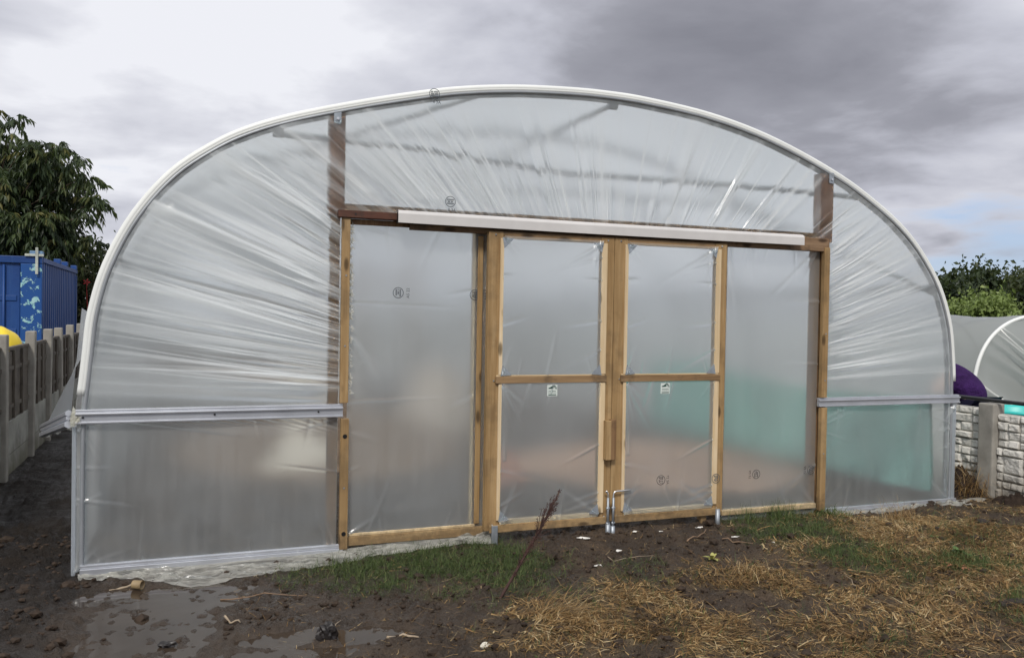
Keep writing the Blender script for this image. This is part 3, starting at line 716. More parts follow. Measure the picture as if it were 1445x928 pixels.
# printed film stamps: ring, marks inside, lettering beside
def text_mesh(body, size, ext=.0003):
    cu = bpy.data.curves.new('t', 'FONT'); cu.body = body; cu.size = size; cu.extrude = ext; cu.align_x = 'CENTER'; cu.align_y = 'CENTER'; cu.resolution_u = 2
    ob = bpy.data.objects.new('t', cu); COL.objects.link(ob); bpy.context.view_layer.update()
    me = bpy.data.meshes.new_from_object(ob.evaluated_get(bpy.context.evaluated_depsgraph_get()))
    v = [tuple(p.co) for p in me.vertices]; f = [tuple(p.vertices) for p in me.polygons]
    bpy.data.objects.remove(ob); bpy.data.curves.remove(cu); bpy.data.meshes.remove(me); return v, f
def stamp(x, z, y, rot, tx, tz, txt, par, mirror=False, r=.034):
    mb = MB()
    for rr0, rr1 in ((r*.88, r),):
        k = 28; pts = []
        for i in range(k):
            a, b_ = 2*math.pi*i/k, 2*math.pi*(i+1)/k
            mb.add([(x+rr0*math.cos(a), y, z+rr0*math.sin(a)), (x+rr1*math.cos(a), y, z+rr1*math.sin(a)), (x+rr1*math.cos(b_), y, z+rr1*math.sin(b_)), (x+rr0*math.cos(b_), y, z+rr0*math.sin(b_))], [(0, 1, 2, 3)])
    q = random.Random(int(x*100))
    for row in (-.4, 0, .4):
        for c_ in range(-3, 4):
            if q.random() < .2: continue
            u = c_*r*.19; w = row*r*.9
            uu, ww = (u*math.cos(rot)-w*math.sin(rot), u*math.sin(rot)+w*math.cos(rot))
            s1, s2 = (r*.07, r*.13) if rot == 0 else (r*.13, r*.07)
            mb.add([(x+uu-s1, y, z+ww-s2), (x+uu+s1, y, z+ww-s2), (x+uu+s1, y, z+ww+s2), (x+uu-s1, y, z+ww+s2)], [(0, 1, 2, 3)])
    v, f = text_mesh(txt, .026)
    vv = []
    for (a, b_, c_) in v:
        if mirror: a = -a
        vv.append((x+tx+a*math.cos(rot)-b_*math.sin(rot), y-c_, z+tz+a*math.sin(rot)+b_*math.cos(rot)))
    mb.build('film_stamp', M_ink, par)
    if vv: MB().add(vv, f).build('stamp_lettering', M_ink, par)
stamp(-1.421, 1.526, -.0175, math.pi/2, .062, 0, 'A5 22', tun)
stamp(-.924, 1.525, -.0175, math.pi/2, .074, 0, 'A5 22', tun)
stamp(-1.22, 2.755, -.055, 0, .015, -.05, 'II 3A', tun)
stamp(-1.107, 2.10, -.055, 0, .01, -.052, 'II 3A', tun)
stamp(.40, .293, -.126, -math.pi/2, .052, 0, '72 SA', d2)
stamp(.845, .28, -.126, -math.pi/2, .02, 0, '', d2)
stamp(1.269, .268, -.0175, math.pi/2, -.055, 0, '72 SA', tun)
stamp(1.766, .275, -.0175, math.pi/2, -.055, 0, '72 SA', tun)

# ------------------------------------------------------------------ inside the tunnel (blurred through the film)
m_soil = simple('dry_soil', (.16, .115, .08), .9, 0, .35, 6, .2, .03)
def heap(name, cx_, cy_, rx, ry, h, m_, label, cat, seed=0, z0=-.08, rough=.35, kind=None, p_=1.5):
    n_ = 40; V = np.zeros((n_, 60, 3))
    for i in range(n_):
        for j in range(60):
            u = i/(n_-1); a = 2*math.pi*j/59
            x = cx_+rx*u*math.cos(a); y = cy_+ry*u*math.sin(a); V[i, j] = (x, y, 0)
    U = np.linspace(0, 1, n_)[:, None]
    nn = fbm(V[..., 0], V[..., 1], 2.2/max(rx, ry), 4, seed); fine = fbm(V[..., 0], V[..., 1], 9/max(rx, ry), 4, seed+5)
    V[..., 2] = z0+h*np.clip(1-U**p_, 0, 1)*(1+rough*(nn-.5)*2+rough*.8*(fine-.5))*np.ones((1, 60))
    V[:, 59] = V[:, 0]
    ob = mk_grid(name, V, m_, None, True, loc=(cx_, cy_, z0)); tag(ob, label, cat, kind=kind); return ob
heap('soil_bank', -1.2, 5.2, 1.6, 2.6, .42, m_soil, 'low brown soil bank blurred behind the left bay film', 'soil heap', 3)
heap('soil_bank', 1.6, 2.6, 1.6, 1.6, .22, simple('orange_soil', (.33, .21, .14), .9, 0, .3, 4, .2), 'orange-brown soil patch blurred behind the right bay film', 'soil heap', 4)
heap('white_sack', -1.62, 3.3, .42, .3, .36, simple('sack_white', (.62, .56, .47), .6, 0, .08, 5), 'pale sack glowing through the lower left film beside the doorway', 'sack', 6, p_=2.2, rough=.9)
heap('pale_sheet', -1.2, 5.6, .7, .6, .75, simple('sheet_pale', (.36, .33, .30), .6, 0, .1, 5), 'pale blurred heap low behind the left bay film', 'sheet', 8, p_=2.5)
heap('pale_sheet', .35, 6.2, .6, .6, .8, simple('sheet_sand', (.36, .31, .26), .6, 0, .1, 5), 'sandy blurred heap behind the left door film', 'sheet', 9, p_=2.5)
heap('clay_pot', -.05, 2.0, .16, .16, .28, simple('terracotta', (.5, .23, .14), .7, 0, .15, 9), 'small orange blur low behind the left bay film', 'pot', 2, p_=4)
# turquoise sheet standing along the right wall
ys_ = np.linspace(.08, 5.6, 90); zs_ = np.linspace(.02, .80, 14); V = np.zeros((90, 14, 3))
for i, yy in enumerate(ys_):
    for j, z_ in enumerate(zs_): V[i, j] = (3.0+.04*math.sin(yy*7)+.02*math.sin(yy*19+z_*3), yy, z_-.06*math.sin(yy*.9)*(z_/.8))
bk_ = V.copy(); bk_[..., 0] += .03
vv = np.concatenate([V.reshape(-1, 3), bk_.reshape(-1, 3)]); ff = grid_faces(90, 14); ff = np.concatenate([ff, ff[:, ::-1]+90*14])
tq = mk('turquoise_sheet', vv, ff, simple('turquoise', (.20, .43, .385), .6, 0, .35, 3), smooth=True); tag(tq, 'turquoise sheet blurred behind the lower right film', 'sheet')
# ------------------------------------------------------------------ left: concrete post fence
M_conc = simple('concrete_post', (.29, .275, .245), .85, 0, .25, 7, .3, .004)
m, t, o = mat('gravel_board'); v = objco(t)
c = ramp(t, noise(t, v, 3, 6, .6), [(.3, (.22, .22, .20)), (.7, (.42, .42, .38))])
gz = N(t, 'ShaderNodeSeparateXYZ'); L(t, v, gz.inputs[0])
low = ramp(t, math_(t, 'ADD', gz.outputs[2], math_(t, 'MULTIPLY', noise(t, v, 6, 5), .35)), [(.05, (1, 1, 1)), (.38, (0, 0, 0))])
c = mixc(t, low, c, (.13, .12, .08)); p = principled(t, o, c, .9, 0, .2); bump(t, p, noise(t, v, 20, 5), .006)
M_gravel = m
M_board = wood('weathered_grey_board', (.040, .033, .026), (.085, .070, .056), (.15, .13, .105), True, True, stain=.6)
fence = empty('concrete_post_fence', (-4.05, 3, -.1), 'weathered fence of concrete posts, grey boards and concrete gravel boards left of the big polytunnel', 'fence')
FY = [.6, 1.72, 2.84, 4.16, 5.26, 6.28, 7.26, 8.3, 9.4, 10.5, 11.6, 12.7]
q = random.Random(4)
for i, y in enumerate(FY):
    hgt_ = 1.165+q.uniform(-.012, .012); tl = q.uniform(-.012, .012)
    mb = MB().box(-4.085, -4.0, y, y+.11, -.25, hgt_, .012)
    mb.v = [(a+tl*(c_+.1), b_, c_) for a, b_, c_ in mb.v]
    mb.build('post', M_conc, fence)
    if i+1 < len(FY):
        y1 = FY[i+1]; top = 1.055+q.uniform(-.01, .01)
        pn = MB(); n_ = 6
        w = (y1-y-.15)/n_
        for k in range(n_):
            a = y+.15+k*w; dz = q.uniform(-.008, .008)
            pn.box(-4.075+q.uniform(0, .006), -4.050+q.uniform(0, .006), a+.004, a+w+.006, .42, top+dz-.03, .002)
        pn.box(-4.085, -4.04, y+.15, y1, top-.028, top, .003)
        for zz_ in (.52, .85): pn.box(-4.049, -4.035, y+.15, y1, zz_, zz_+.035, .002)
        for fr in (.33, .66): pn.box(-4.047, -4.026, y+.15+(y1-y-.15)*fr, y+.15+(y1-y-.15)*fr+.035, .42, top-.03, .003)
        pn.build('board_panel', M_board, fence)
        MB().box(-4.085, -4.04, y+.15, y1, .125, .412, .006).build('gravel_board', M_gravel, fence)
        MB().box(-4.087, -4.042, y+.15, y1, -.25, .118, .006).build('gravel_board', M_gravel, fence)
# weathered timber fence across the gap far behind
fb = MB()
for k in range(14): fb.box(-3.95+k*.12, -3.84+k*.12, 14.4, 14.43, -.1, 1.12+q.uniform(-.02, .02), .003)
bf = fb.build('board_fence', M_board); tag(bf, 'far grey board fence between concrete fence and polytunnel edge', 'fence')
# yellow cover humped over the fence
n_ = 40; V = np.zeros((n_, 30, 3))
for i in range(n_):
    for j in range(30):
        u = i/(n_-1); a = math.pi*j/29
        rr0 = .46*(1-.25*u**2)*(1-np.clip((u-.85)/.15, 0, 1)**2*.6)
        V[i, j] = (-5.35+1.10*u, 5.35+rr0*math.cos(a)*.8, .45+(.76-.08*u**3)*math.sin(a)**.7*(1-np.clip((u-.86)/.14, 0, 1)**2*.35))
V[..., 2] += .035*np.sin(V[..., 0]*30+V[..., 1]*9)*np.clip((V[..., 2]-.7)*3, 0, 1)*.5
yc = mk_grid('yellow_cover', V, simple('yellow_sheet', (.80, .60, .03), .45, 0, .12, 5)); tag(yc, 'bright yellow sheet humped up behind the left fence', 'cover')

# ------------------------------------------------------------------ blue shipping container
cont = empty('shipping_container', (-5.03, 12.2, -.25), 'blue shipping container with flaking corner post beyond the left fence', 'container')
m, t, o = mat('blue_container_paint'); v = objco(t)
c = ramp(t, noise(t, v, 1.5, 6, .6), [(.3, (.006, .040, .17)), (.7, (.012, .065, .24))])
streak = noise(t, objco(t, (9, 9, .6)), 1, 5, .65)
c = mixc(t, ramp(t, streak, [(.55, (0, 0, 0)), (.72, (.35, .35, .35))]), c, (.05, .14, .32))
p = principled(t, o, c, .5, 0, .4); bump(t, p, noise(t, v, 30, 4), .002)
M_blue = m
m, t, o = mat('flaking_blue_paint'); v = objco(t)
f1 = noise(t, v, 6.5, 6, .68, .4)
fl = ramp(t, f1, [(.56, (0, 0, 0)), (.575, (1, 1, 1))])
c = mixc(t, fl, (.012, .075, .27), ramp(t, noise(t, v, 14, 4), [(.3, (.22, .50, .55)), (.7, (.42, .62, .62))]))
p = principled(t, o, c, .55, 0, .35); bump(t, p, fl, .003)
M_flake = m
CX1, CY0, CY1, CZ0, CZ1 = -5.04, 12.15, 17.5, -.25, 2.30; CX0 = CX1-2.44
MB().box(CX1-.34, CX1, CY0-.01, CY0+.10, CZ0, CZ1-.13, .012).build('corner_post', M_flake, cont)['label'] = 'corner post with pale turquoise paint flakes'
MB().box(CX0, CX0+.2, CY0-.01, CY0+.10, CZ0, CZ1-.13, .012).build('corner_post', M_blue, cont)
MB().box(CX1-.12, CX1, CY1-.12, CY1, CZ0, CZ1-.13, .012).build('corner_post', M_blue, cont)
MB().box(CX0, CX1, CY0-.015, CY0+.1, CZ1-.125, CZ1, .01).build('end_header', M_blue, cont)
MB().box(CX1-.09, CX1+.008, CY0+.105, CY1, CZ1-.10, CZ1-.01, .01).build('side_rail', M_blue, cont)
sw = MB(); pts = []; y = CY0+.11; k = 0
while y < CY1-.15:
    pts += [(-.0, y), (-.0, y+.07), (-.05, y+.11), (-.05, y+.18), (.0, y+.22)]; y += .28
vv = []; 
for (dx, yy) in pts: vv += [(CX1-.02+dx, yy, CZ0), (CX1-.02+dx, yy, CZ1-.10)]
sw.add(vv, [(2*i, 2*i+2, 2*i+3, 2*i+1) for i in range(len(pts)-1)]); sw.build('side_wall', M_blue, cont)
MB().box(CX0, CX1-.1, CY0+.1, CY1, CZ1-.05, CZ1-.012, .0).build('roof', M_blue, cont)
dr = MB(); dr.box(CX0+.21, CX1-.95, CY0+.03, CY0+.08, CZ0, CZ1-.135, .01); dr.box(CX1-.94, CX1-.35, CY0+.03, CY0+.08, CZ0, CZ1-.135, .01)
for z_ in (.3, .9, 1.5): dr.box(CX1-.9, CX1-.4, CY0+.015, CY0+.03, z_, z_+.1, .01)
dd = dr.build('door', M_blue, cont)
MB().tube([(CX1-.6, CY0, CZ0+.05), (CX1-.6, CY0, CZ1-.16)], .022, 8).build('lock_rod', M_blue, dd, True)
m_cast = simple('pale_corner_casting', (.42, .45, .40), .7, 0, .4, 18)
MB().box(CX1-.2, CX1+.01, CY0-.02, CY0+.16, CZ1+.003, CZ1+.10, .015).build('corner_casting', simple('blue_grey_casting', (.12, .22, .36), .6, 0, .4, 14), cont)
for y_ in (CY1-1.9, CY1-.25, CY1-3.0): MB().box(CX1-.12, CX1+.01, y_, y_+.16, CZ1-.008, CZ1+.09, .015).build('corner_casting', M_blue, cont)
MB().box(CX1-.27, CX1+.03, CY0-.05, CY0-.02, CZ1+.0, CZ1+.045, .008).build('latch_bar', m_cast, cont)
MB().box(CX1-.10, CX1-.055, CY0-.07, CY0-.04, CZ1-.32, CZ1+.16, .008).build('latch_bar', m_cast, cont)

# ------------------------------------------------------------------ trees
def leafmat(name, cols, tr=.35):
    m, t, o = mat(name)
    at = N(t, 'ShaderNodeAttribute'); at.attribute_name = 'tint'
    c = ramp(t, at.outputs['Fac'], [(i/(len(cols)-1), c_) for i, c_ in enumerate(cols)])
    p = N(t, 'ShaderNodeBsdfPrincipled', Roughness=.5); p.inputs['Specular IOR Level'].default_value = .35; L(t, c, p.inputs['Base Color'])
    tl = N(t, 'ShaderNodeBsdfTranslucent'); L(t, mixc(t, .35, c, (.25, .32, .05)), tl.inputs[0])
    mx = N(t, 'ShaderNodeMixShader'); mx.inputs[0].default_value = tr*.6; L(t, p.outputs[0], mx.inputs[1]); L(t, tl.outputs[0], mx.inputs[2]); L(t, mx.outputs[0], o.inputs[0]); return m
M_bark = simple('bark', (.09, .07, .05), .9, 0, .4, 9, .2, .01)
def leaves(pos, axis_, size, wid, rs):
    """folded leaf of 4 quads-ish: returns verts, faces, and per-vertex tint"""
    n = len(pos); a = axis_/np.linalg.norm(axis_, axis=1)[:, None]
    r_ = rs.normal(size=(n, 3)); s = np.cross(a, r_); s /= np.linalg.norm(s, axis=1)[:, None]; nn = np.cross(a, s)
    sz = size[:, None]; wd = wid[:, None]
    p0 = pos; p1 = pos+a*sz*.45+s*wd+nn*wd*.4; p2 = pos+a*sz*.45-s*wd+nn*wd*.4; pm = pos+a*sz*.5; p3 = pos+a*sz-np.array([0, 0, 1])*sz*.22
    V = np.stack([p0, p1, pm, p2, p3], 1).reshape(-1, 3)
    b_ = np.arange(n)[:, None]*5
    F = np.concatenate([b_+[[0, 2, 1]], b_+[[0, 3, 2]], b_+[[1, 2, 4]], b_+[[2, 3, 4]]], 0)
    return V, F
def crown(name, clumps, n, lsize, m_, parent, seed, droop=.8, asp=.3, shell=.55, twig=0):
    rs = np.random.RandomState(seed); cl_ = np.array(clumps); wts = cl_[:, 3]**2; wts /= wts.sum()
    idx = rs.choice(len(cl_), n, p=wts)
    d = rs.normal(size=(n, 3)); d /= np.linalg.norm(d, axis=1)[:, None]
    rad = cl_[idx, 3]*(shell+(1-shell)*rs.rand(n))*(.75+.5*vnoise(d[:, 0]*2.6+idx*3.1, d[:, 2]*2.6+d[:, 1]*2, seed))
    # leaves come in sprays: pull toward a few twig points
    pos = cl_[idx, :3]+d*rad[:, None]*np.array([1, 1, .8])
    key = rs.randint(0, 7, n)
    tw = rs.normal(size=(len(cl_), 14, 3)); tw /= np.linalg.norm(tw, axis=2)[:, :, None]
    k2 = rs.randint(0, 14, n); tp = cl_[idx, :3]+tw[idx, k2]*cl_[idx, 3][:, None]*np.array([1.12, 1.12, .95])
    mixf = (rs.rand(n) < .55)[:, None]
    pos = np.where(mixf, tp+rs.normal(size=(n, 3))*lsize*1.4, pos)
    ax = d*.8+rs.normal(size=(n, 3))*.45; ax[:, 2] -= droop
    sz = lsize*(.45+.8*rs.rand(n)); V, F = leaves(pos, ax, sz, sz*asp*.5, rs)
    ob = mk(name, V, F, m_, parent)
    tint = np.repeat(np.clip(.5+.22*rs.normal(size=n)+.35*(vnoise(idx*1.7, idx*.9, seed+3)-.5), 0, 1), 5)
    attr(ob, 'tint', tint); return ob
def limb(mb, a, b_, r0, r1, q, bend=.15, n=7, seg=7):
    a, b_ = Vector(a), Vector(b_); d = (b_-a).length; o1 = Vector((q.uniform(-1, 1), q.uniform(-1, 1), q.uniform(-.4, .6)))*d*bend
    pts = [a.lerp(b_, i/n)+o1*math.sin(math.pi*i/n) for i in range(n+1)]
    mb.tube(pts, [r0+(r1-r0)*i/n for i in range(n+1)], seg)
def tree(name, label, cat, base, h_trunk, r, clumps, n, lsize, m_, seed, group=None, **kw):
    tr_ = empty(name, base, label, cat, group); q = random.Random(seed); mb = MB()
    top = Vector(base)+Vector((q.uniform(-.3, .3), 0, h_trunk)); limb(mb, base, top, r, r*.6, q, .04, 8, 10)
    for c_ in clumps:
        if q.random() < .8: limb(mb, top-Vector((0, 0, q.uniform(0, .3)*h_trunk)), c_[:3], r*.35, r*.06, q, .12, 6, 6)
    mb.build('trunk', M_bark, tr_, True)
    crown('crown', clumps, n, lsize, m_, tr_, seed, **kw); return tr_
def ray(px, py, z):        # used only to lay out distant planting: a world point at depth z
    d = fw+rt*((px-722.5)/1194.8)-up*((py-464)/1194.8)
    return Vector((-2.646, -5.128, 1.4034))+d*z
ML_dark = leafmat('cherry_leaves', [(.012, .020, .010), (.026, .046, .018), (.055, .080, .024), (.14, .13, .04)])
def spray_crown(clumps, per, lsize, m_, parent, seed):
    """leaves hung in drooping rows along short outward twigs"""
    rs = np.random.RandomState(seed); P0 = []; AX = []; TT = []
    for (cx_, cy_, cz_, r_) in clumps:
        for k in range(max(9, int(per*(r_/.5)**2))):
            d = rs.normal(size=3); d[2] = d[2]*.7+.15; d /= np.linalg.norm(d)
            c0 = np.array([cx_, cy_, cz_])+d*r_*rs.uniform(.0, .55); ln = rs.uniform(.28, .55)*(.6+.5*min(r_, .7)/.7)
            tint = rs.normal(.45, .2); n = rs.randint(9, 16); side = np.cross(d, [0, 0, 1]); side /= np.linalg.norm(side)+1e-6
            pts = []
            for i in range(n):
                u = (i+1)/n; p_ = c0+d*ln*u-np.array([0, 0, 1])*ln*.55*u*u
                sg = 1 if i % 2 else -1
                P0.append(p_+rs.normal(size=3)*.012); AX.append(d*.55+side*sg*rs.uniform(.2, .7)+np.array([0, 0, -rs.uniform(.5, 1.5)])); TT.append(tint+rs.normal()*.12)
                if i % 4 == 0 or i == n-1: pts.append(p_)
    P0 = np.array(P0); AX = np.array(AX); n = len(P0); sz = lsize*rs.uniform(.6, 1.15, n)
    V, F = leaves(P0, AX, sz, sz*.17, rs); ob = mk('crown', V, F, m_, parent); attr(ob, 'tint', np.repeat(np.clip(TT, 0, 1), 5))
    return ob
q = random.Random(31)
cls = []
for (px, py, r_) in [(32, 170, 8), (5, 168, 12), (18, 186, 12), (48, 198, 9), (61, 220, 11), (70, 206, 9), (80, 212, 9), (97, 206, 10), (109, 224, 11), (127, 246, 10), (140, 260, 9), (152, 281, 9), (127, 304, 11), (136, 336, 10), (122, 352, 12),
                     (0, 210, 28), (30, 228, 24), (0, 262, 36), (42, 262, 30), (76, 240, 22), (82, 280, 26), (104, 256, 20), (112, 282, 20), (62, 312, 28), (20, 316, 36), (96, 306, 18), (78, 342, 24), (36, 350, 32), (-45, 220, 50),
                     (110, 338, 14), (-60, 280, 60), (-50, 340, 60), (60, 365, 26), (100, 362, 16), (135, 278, 12), (0, 370, 40)]+[(q.uniform(-20, 92), q.uniform(235, 350), q.uniform(16, 26)) for _ in range(26)]+[(q.uniform(-20, 70), q.uniform(200, 260), q.uniform(12, 20)) for _ in range(8)]:
    w = ray(px-5, py+2, 21+q.uniform(-1.4, 1.0)); cls.append((w.x, w.y, w.z, r_*21/1194.8))
tr_ = empty('cherry_tree', (-7.6, 19.6, -.2), 'dark drooping-leaved tree rising behind the blue container', 'tree')
mb = MB(); top = Vector((-7.6, 19.6, 2.9)); limb(mb, Vector((-7.6, 19.6, -.2)), top, .2, .14, q, .04, 8, 10)
for c_ in cls[:34]: limb(mb, top-Vector((0, 0, q.uniform(0, .7))), c_[:3], .04, .006, q, .10, 6, 6)
mb.build('trunk', M_bark, tr_, True)
spray_crown(cls, 50, .20, ML_dark, tr_, 5)
ML_bush = leafmat('hedge_leaves', [(.008, .014, .009), (.02, .034, .014), (.05, .06, .025), (.10, .09, .04)])
cls = []
for (px, py, r_) in [(118, 380, 22), (125, 410, 20), (112, 440, 18), (135, 360, 14), (128, 450, 20), (100, 400, 24)]:
    w = ray(px, py, 25); cls.append((w.x, w.y, w.z, r_*25/1194.8))
tree('shrub', 'dark shrub filling the gap between container and polytunnel edge', 'shrub', (ray(118, 470, 25).x, ray(118, 470, 25).y, -.2), 1.0, .07, cls, 5000, .17, ML_bush, 8, droop=.4, asp=.45)
w = ray(122, 398, 21); mb = MB()
for k in range(5):
    a = k*1.256; mb.prism([(w.x, w.z), (w.x+.06*math.cos(a-.35), w.z+.06*math.sin(a-.35)), (w.x+.09*math.cos(a), w.z+.09*math.sin(a)), (w.x+.06*math.cos(a+.35), w.z+.06*math.sin(a+.35))], w.y-.02, w.y+.02)
mb.tube([(w.x, w.y, w.z), (w.x+.09, w.y, -.2)], .006, 6)
pw = mb.build('pinwheel', simple('red_plastic', (.45, .03, .03), .5)); tag(pw, 'small red thing showing just left of the white tunnel edge', 'ornament')

MR_dark = leafmat('far_dark_leaves', [(.009, .016, .009), (.018, .032, .014), (.035, .055, .02), (.06, .075, .028)])
MR_olive = leafmat('far_olive_leaves', [(.018, .026, .012), (.035, .05, .018), (.06, .075, .028), (.10, .11, .05)])
MR_light = leafmat('willow_leaves', [(.09, .13, .03), (.15, .21, .055), (.21, .28, .08), (.28, .34, .13)])
def fartree(px, top, wdt, bot, depth, m_, label, seed, n=9000, ls=.34, name='tree'):
    q = random.Random(seed); cls = []; s = depth/1194.8
    for k in range(26):
        u = q.uniform(-1, 1); vv_ = q.uniform(0, 1); r_ = wdt*q.uniform(.22, .36)
        ytop = top+(bot-top)*.55*u*u
        py = ytop+r_*.7+(bot-ytop)*vv_*.9
        w = ray(px+u*wdt*.85, py, depth+q.uniform(-2, 2)); cls.append((w.x, w.y, w.z, r_*s))
    b_ = ray(px, bot, depth)
    return tree(name, label, 'tree', (b_.x, b_.y, -.3), 2.2, .25, cls, n, ls, m_, seed, droop=.3, asp=.6)
fartree(1345, 384, 26, 450, 52, MR_dark, 'dark dense tree just right of the white tunnel edge', 41, 8000, .36)
fartree(1384, 381, 28, 450, 54, MR_dark, 'dark tree beyond the small tunnel, second from the left of its row', 42, 8000, .36)
fartree(1432, 386, 30, 452, 56, MR_olive, 'olive green tree at the right edge behind the pale willow', 43, 9000, .34)
fartree(1475, 378, 34, 452, 54, MR_dark, 'dark tree cut by the right edge of the picture', 44, 5000, .36)
fartree(1398, 414, 24, 452, 40, MR_light, 'pale yellow-green willow in front of the dark tree row', 45, 9000, .24, 'willow_tree')
fartree(1355, 432, 18, 452, 42, MR_light, 'low pale bush at the left foot of the willow', 46, 3500, .22, 'low_bush')['category'] = 'bush'
# far hedge line to close the horizon
def hedge(px0, px1, top, depth, seed, lab, n=6000):
    q = random.Random(seed); cls = []
    for k in range(30):
        px = px0+(px1-px0)*k/29; w = ray(px, top+q.uniform(0, 12)+10, depth+q.uniform(-1, 1)); cls.append((w.x, w.y, w.z, 14*depth/1194.8))
        w = ray(px, top+30, depth); cls.append((w.x, w.y, w.z, 16*depth/1194.8))
    ob = crown('far_hedge', cls, n, .4, MR_dark, None, seed, droop=.2, asp=.7); tag(ob, lab, 'hedge'); return ob
hedge(100, 1500, 415, 75, 51, 'long dark hedge line far behind, blurred by the tunnel film', 9000)

# ------------------------------------------------------------------ right: rock-faced concrete wall
wall = empty('rockface_wall', (3.7, 0, -.15), 'low white rock-faced concrete panel wall right of the big polytunnel', 'wall')
m, t, o = mat('rockface_concrete'); v = objco(t)
at = N(t, 'ShaderNodeAttribute'); at.attribute_name = 'joint'
c = ramp(t, noise(t, v, 9, 6, .6), [(.3, (.50, .49, .45)), (.7, (.74, .72, .67))])
c = mixc(t, at.outputs['Fac'], c, (.22, .20, .16))
gz = N(t, 'ShaderNodeSeparateXYZ'); L(t, v, gz.inputs[0])
low = ramp(t, math_(t, 'ADD', gz.outputs[2], math_(t, 'MULTIPLY', noise(t, v, 7, 5), .3)), [(.1, (.75, .75, .75)), (.36, (0, 0, 0))])
c = mixc(t, low, c, (.15, .12, .085)); p = principled(t, o, c, .9, 0, .2); bump(t, p, noise(t, v, 30, 5), .008)
M_rock = m
def rockpanel(y0, y1, z0, z1, x, seed):
    """one cast panel: blocks of split stone in relief, seen from the -X side"""
    q = random.Random(seed); ny, nz = 150, 60
    ys_ = np.linspace(y0, y1, ny); zs_ = np.linspace(z0, z1, nz); A, B = np.meshgrid(ys_, zs_, indexing='ij')
    H = np.zeros_like(A); J = np.zeros_like(A)
    rects = []; hz = z1-z0
    yy = y0
    while yy < y1-.02:
        kind = q.choice([0, 1, 2]) if yy > y0 else 1
        w = q.uniform(.14, .2)
        if kind == 0: rects += [(yy, yy+w, z0+hz*.0, z0+hz*.24), (yy, yy+w, z0+hz*.24, z0+hz*.76), (yy, yy+w, z0+hz*.76, z1)]
        elif kind == 1: rects += [(yy, yy+w*.6, z0+hz*k/4, z0+hz*(k+1)/4) for k in range(4)]; w *= .6
        else:
            w *= 1.3; rects += [(yy, yy+w, z0+hz*.0, z0+hz*.22), (yy, yy+w*.5, z0+hz*.22, z0+hz*.5), (yy+w*.5, yy+w, z0+hz*.22, z0+hz*.5), (yy, yy+w, z0+hz*.5, z0+hz*.78), (yy, yy+w*.55, z0+hz*.78, z1), (yy+w*.55, yy+w, z0+hz*.78, z1)]
        yy += w
    for (a, b_, c_, d_) in rects:
        ins = (A >= a) & (A <= b_) & (B >= c_) & (B <= d_)
        e = np.minimum(np.minimum(A-a, b_-A), np.minimum(B-c_, d_-B))
        tx, tz, off = q.uniform(-.25, .25), q.uniform(-.25, .25), q.uniform(.012, .03)
        h_ = off+tx*(A-(a+b_)/2)*.6+tz*(B-(c_+d_)/2)*.6+.02*(fbm(A, B, 22, 3, seed)-.5)
        # facets
        h_ = np.minimum(h_, off+.012+q.uniform(-1, 1)*.3*(A-a)+q.uniform(-1, 1)*.3*(B-c_))
        H = np.where(ins, np.clip(e/.012, 0, 1)*np.maximum(h_, .004), H); J = np.where(ins, np.clip(1-e/.006, 0, 1), J)
    V = np.stack([x-H, A, B], -1); ob = mk_grid('stone_panel', V, M_rock, wall, False); attr(ob, 'joint', J)
    MB().box(x+.002, x+.045, y0, y1, z0, z1, .003).build('panel_back', M_rock, ob)
YS = [(-1.83, .0), (-3.7, -1.86), (.15, 1.95), (2.1, 3.9), (4.05, 5.85)]
for i, (a, b_) in enumerate(YS):
    off = .645 if i < 2 else .675
    for k in range(3):
        rockpanel(a+.004, b_-.004, off-.28*(k+1)+.004, off-.28*k, 3.735, 60+k+i*0+(0 if i != 2 else 20))
for y in (.0, 1.95, 3.9, -1.9):
    mb = MB().box(3.665, 3.80, y+.003, y+.147, -.3, .725, .012); mb.build('post', M_conc, wall)
# mortar-like back fill is solid: the panels have their own thickness
pipe = MB().tube([(3.70, 1.4, .748), (3.715, .3, .752), (3.73, -.4, .748), (3.74, -1.9, .74)], .017, 10).build('black_pipe', M_black, None, True); tag(pipe, 'black pipe lying along the top of the rock-faced wall', 'pipe')
# turquoise tub
tub = empty('garden_tub', (4.72, .55, -.08), 'turquoise plastic tub rim showing above the rock-faced wall', 'tub')
m_tub = simple('turquoise_plastic', (.03, .50, .46), .4, 0, .08, 6)
def lathe(prof, cx_, cy_, seg=40):
    v = []; f = []
    for r_, z_ in prof:
        for k in range(seg): v.append((cx_+r_*math.cos(2*math.pi*k/seg), cy_+r_*math.sin(2*math.pi*k/seg), z_))
    for i in range(len(prof)-1):
        for k in range(seg): f.append((i*seg+k, i*seg+(k+1) % seg, (i+1)*seg+(k+1) % seg, (i+1)*seg+k))
    return v, f
v_, f_ = lathe([(.0, .1), (.24, .1), (.37, .57), (.40, .572), (.40, .60), (.365, .602), (.35, .58), (.23, .13), (0, .13)], 4.72, .55)
mk('tub_body', v_, f_, m_tub, tub, True)
v_, f_ = lathe([(0, -.08), (.3, -.08), (.3, .097), (0, .097)], 4.72, .55, 24)
blk = mk('tub_stand', v_, f_, M_conc, tub, False)

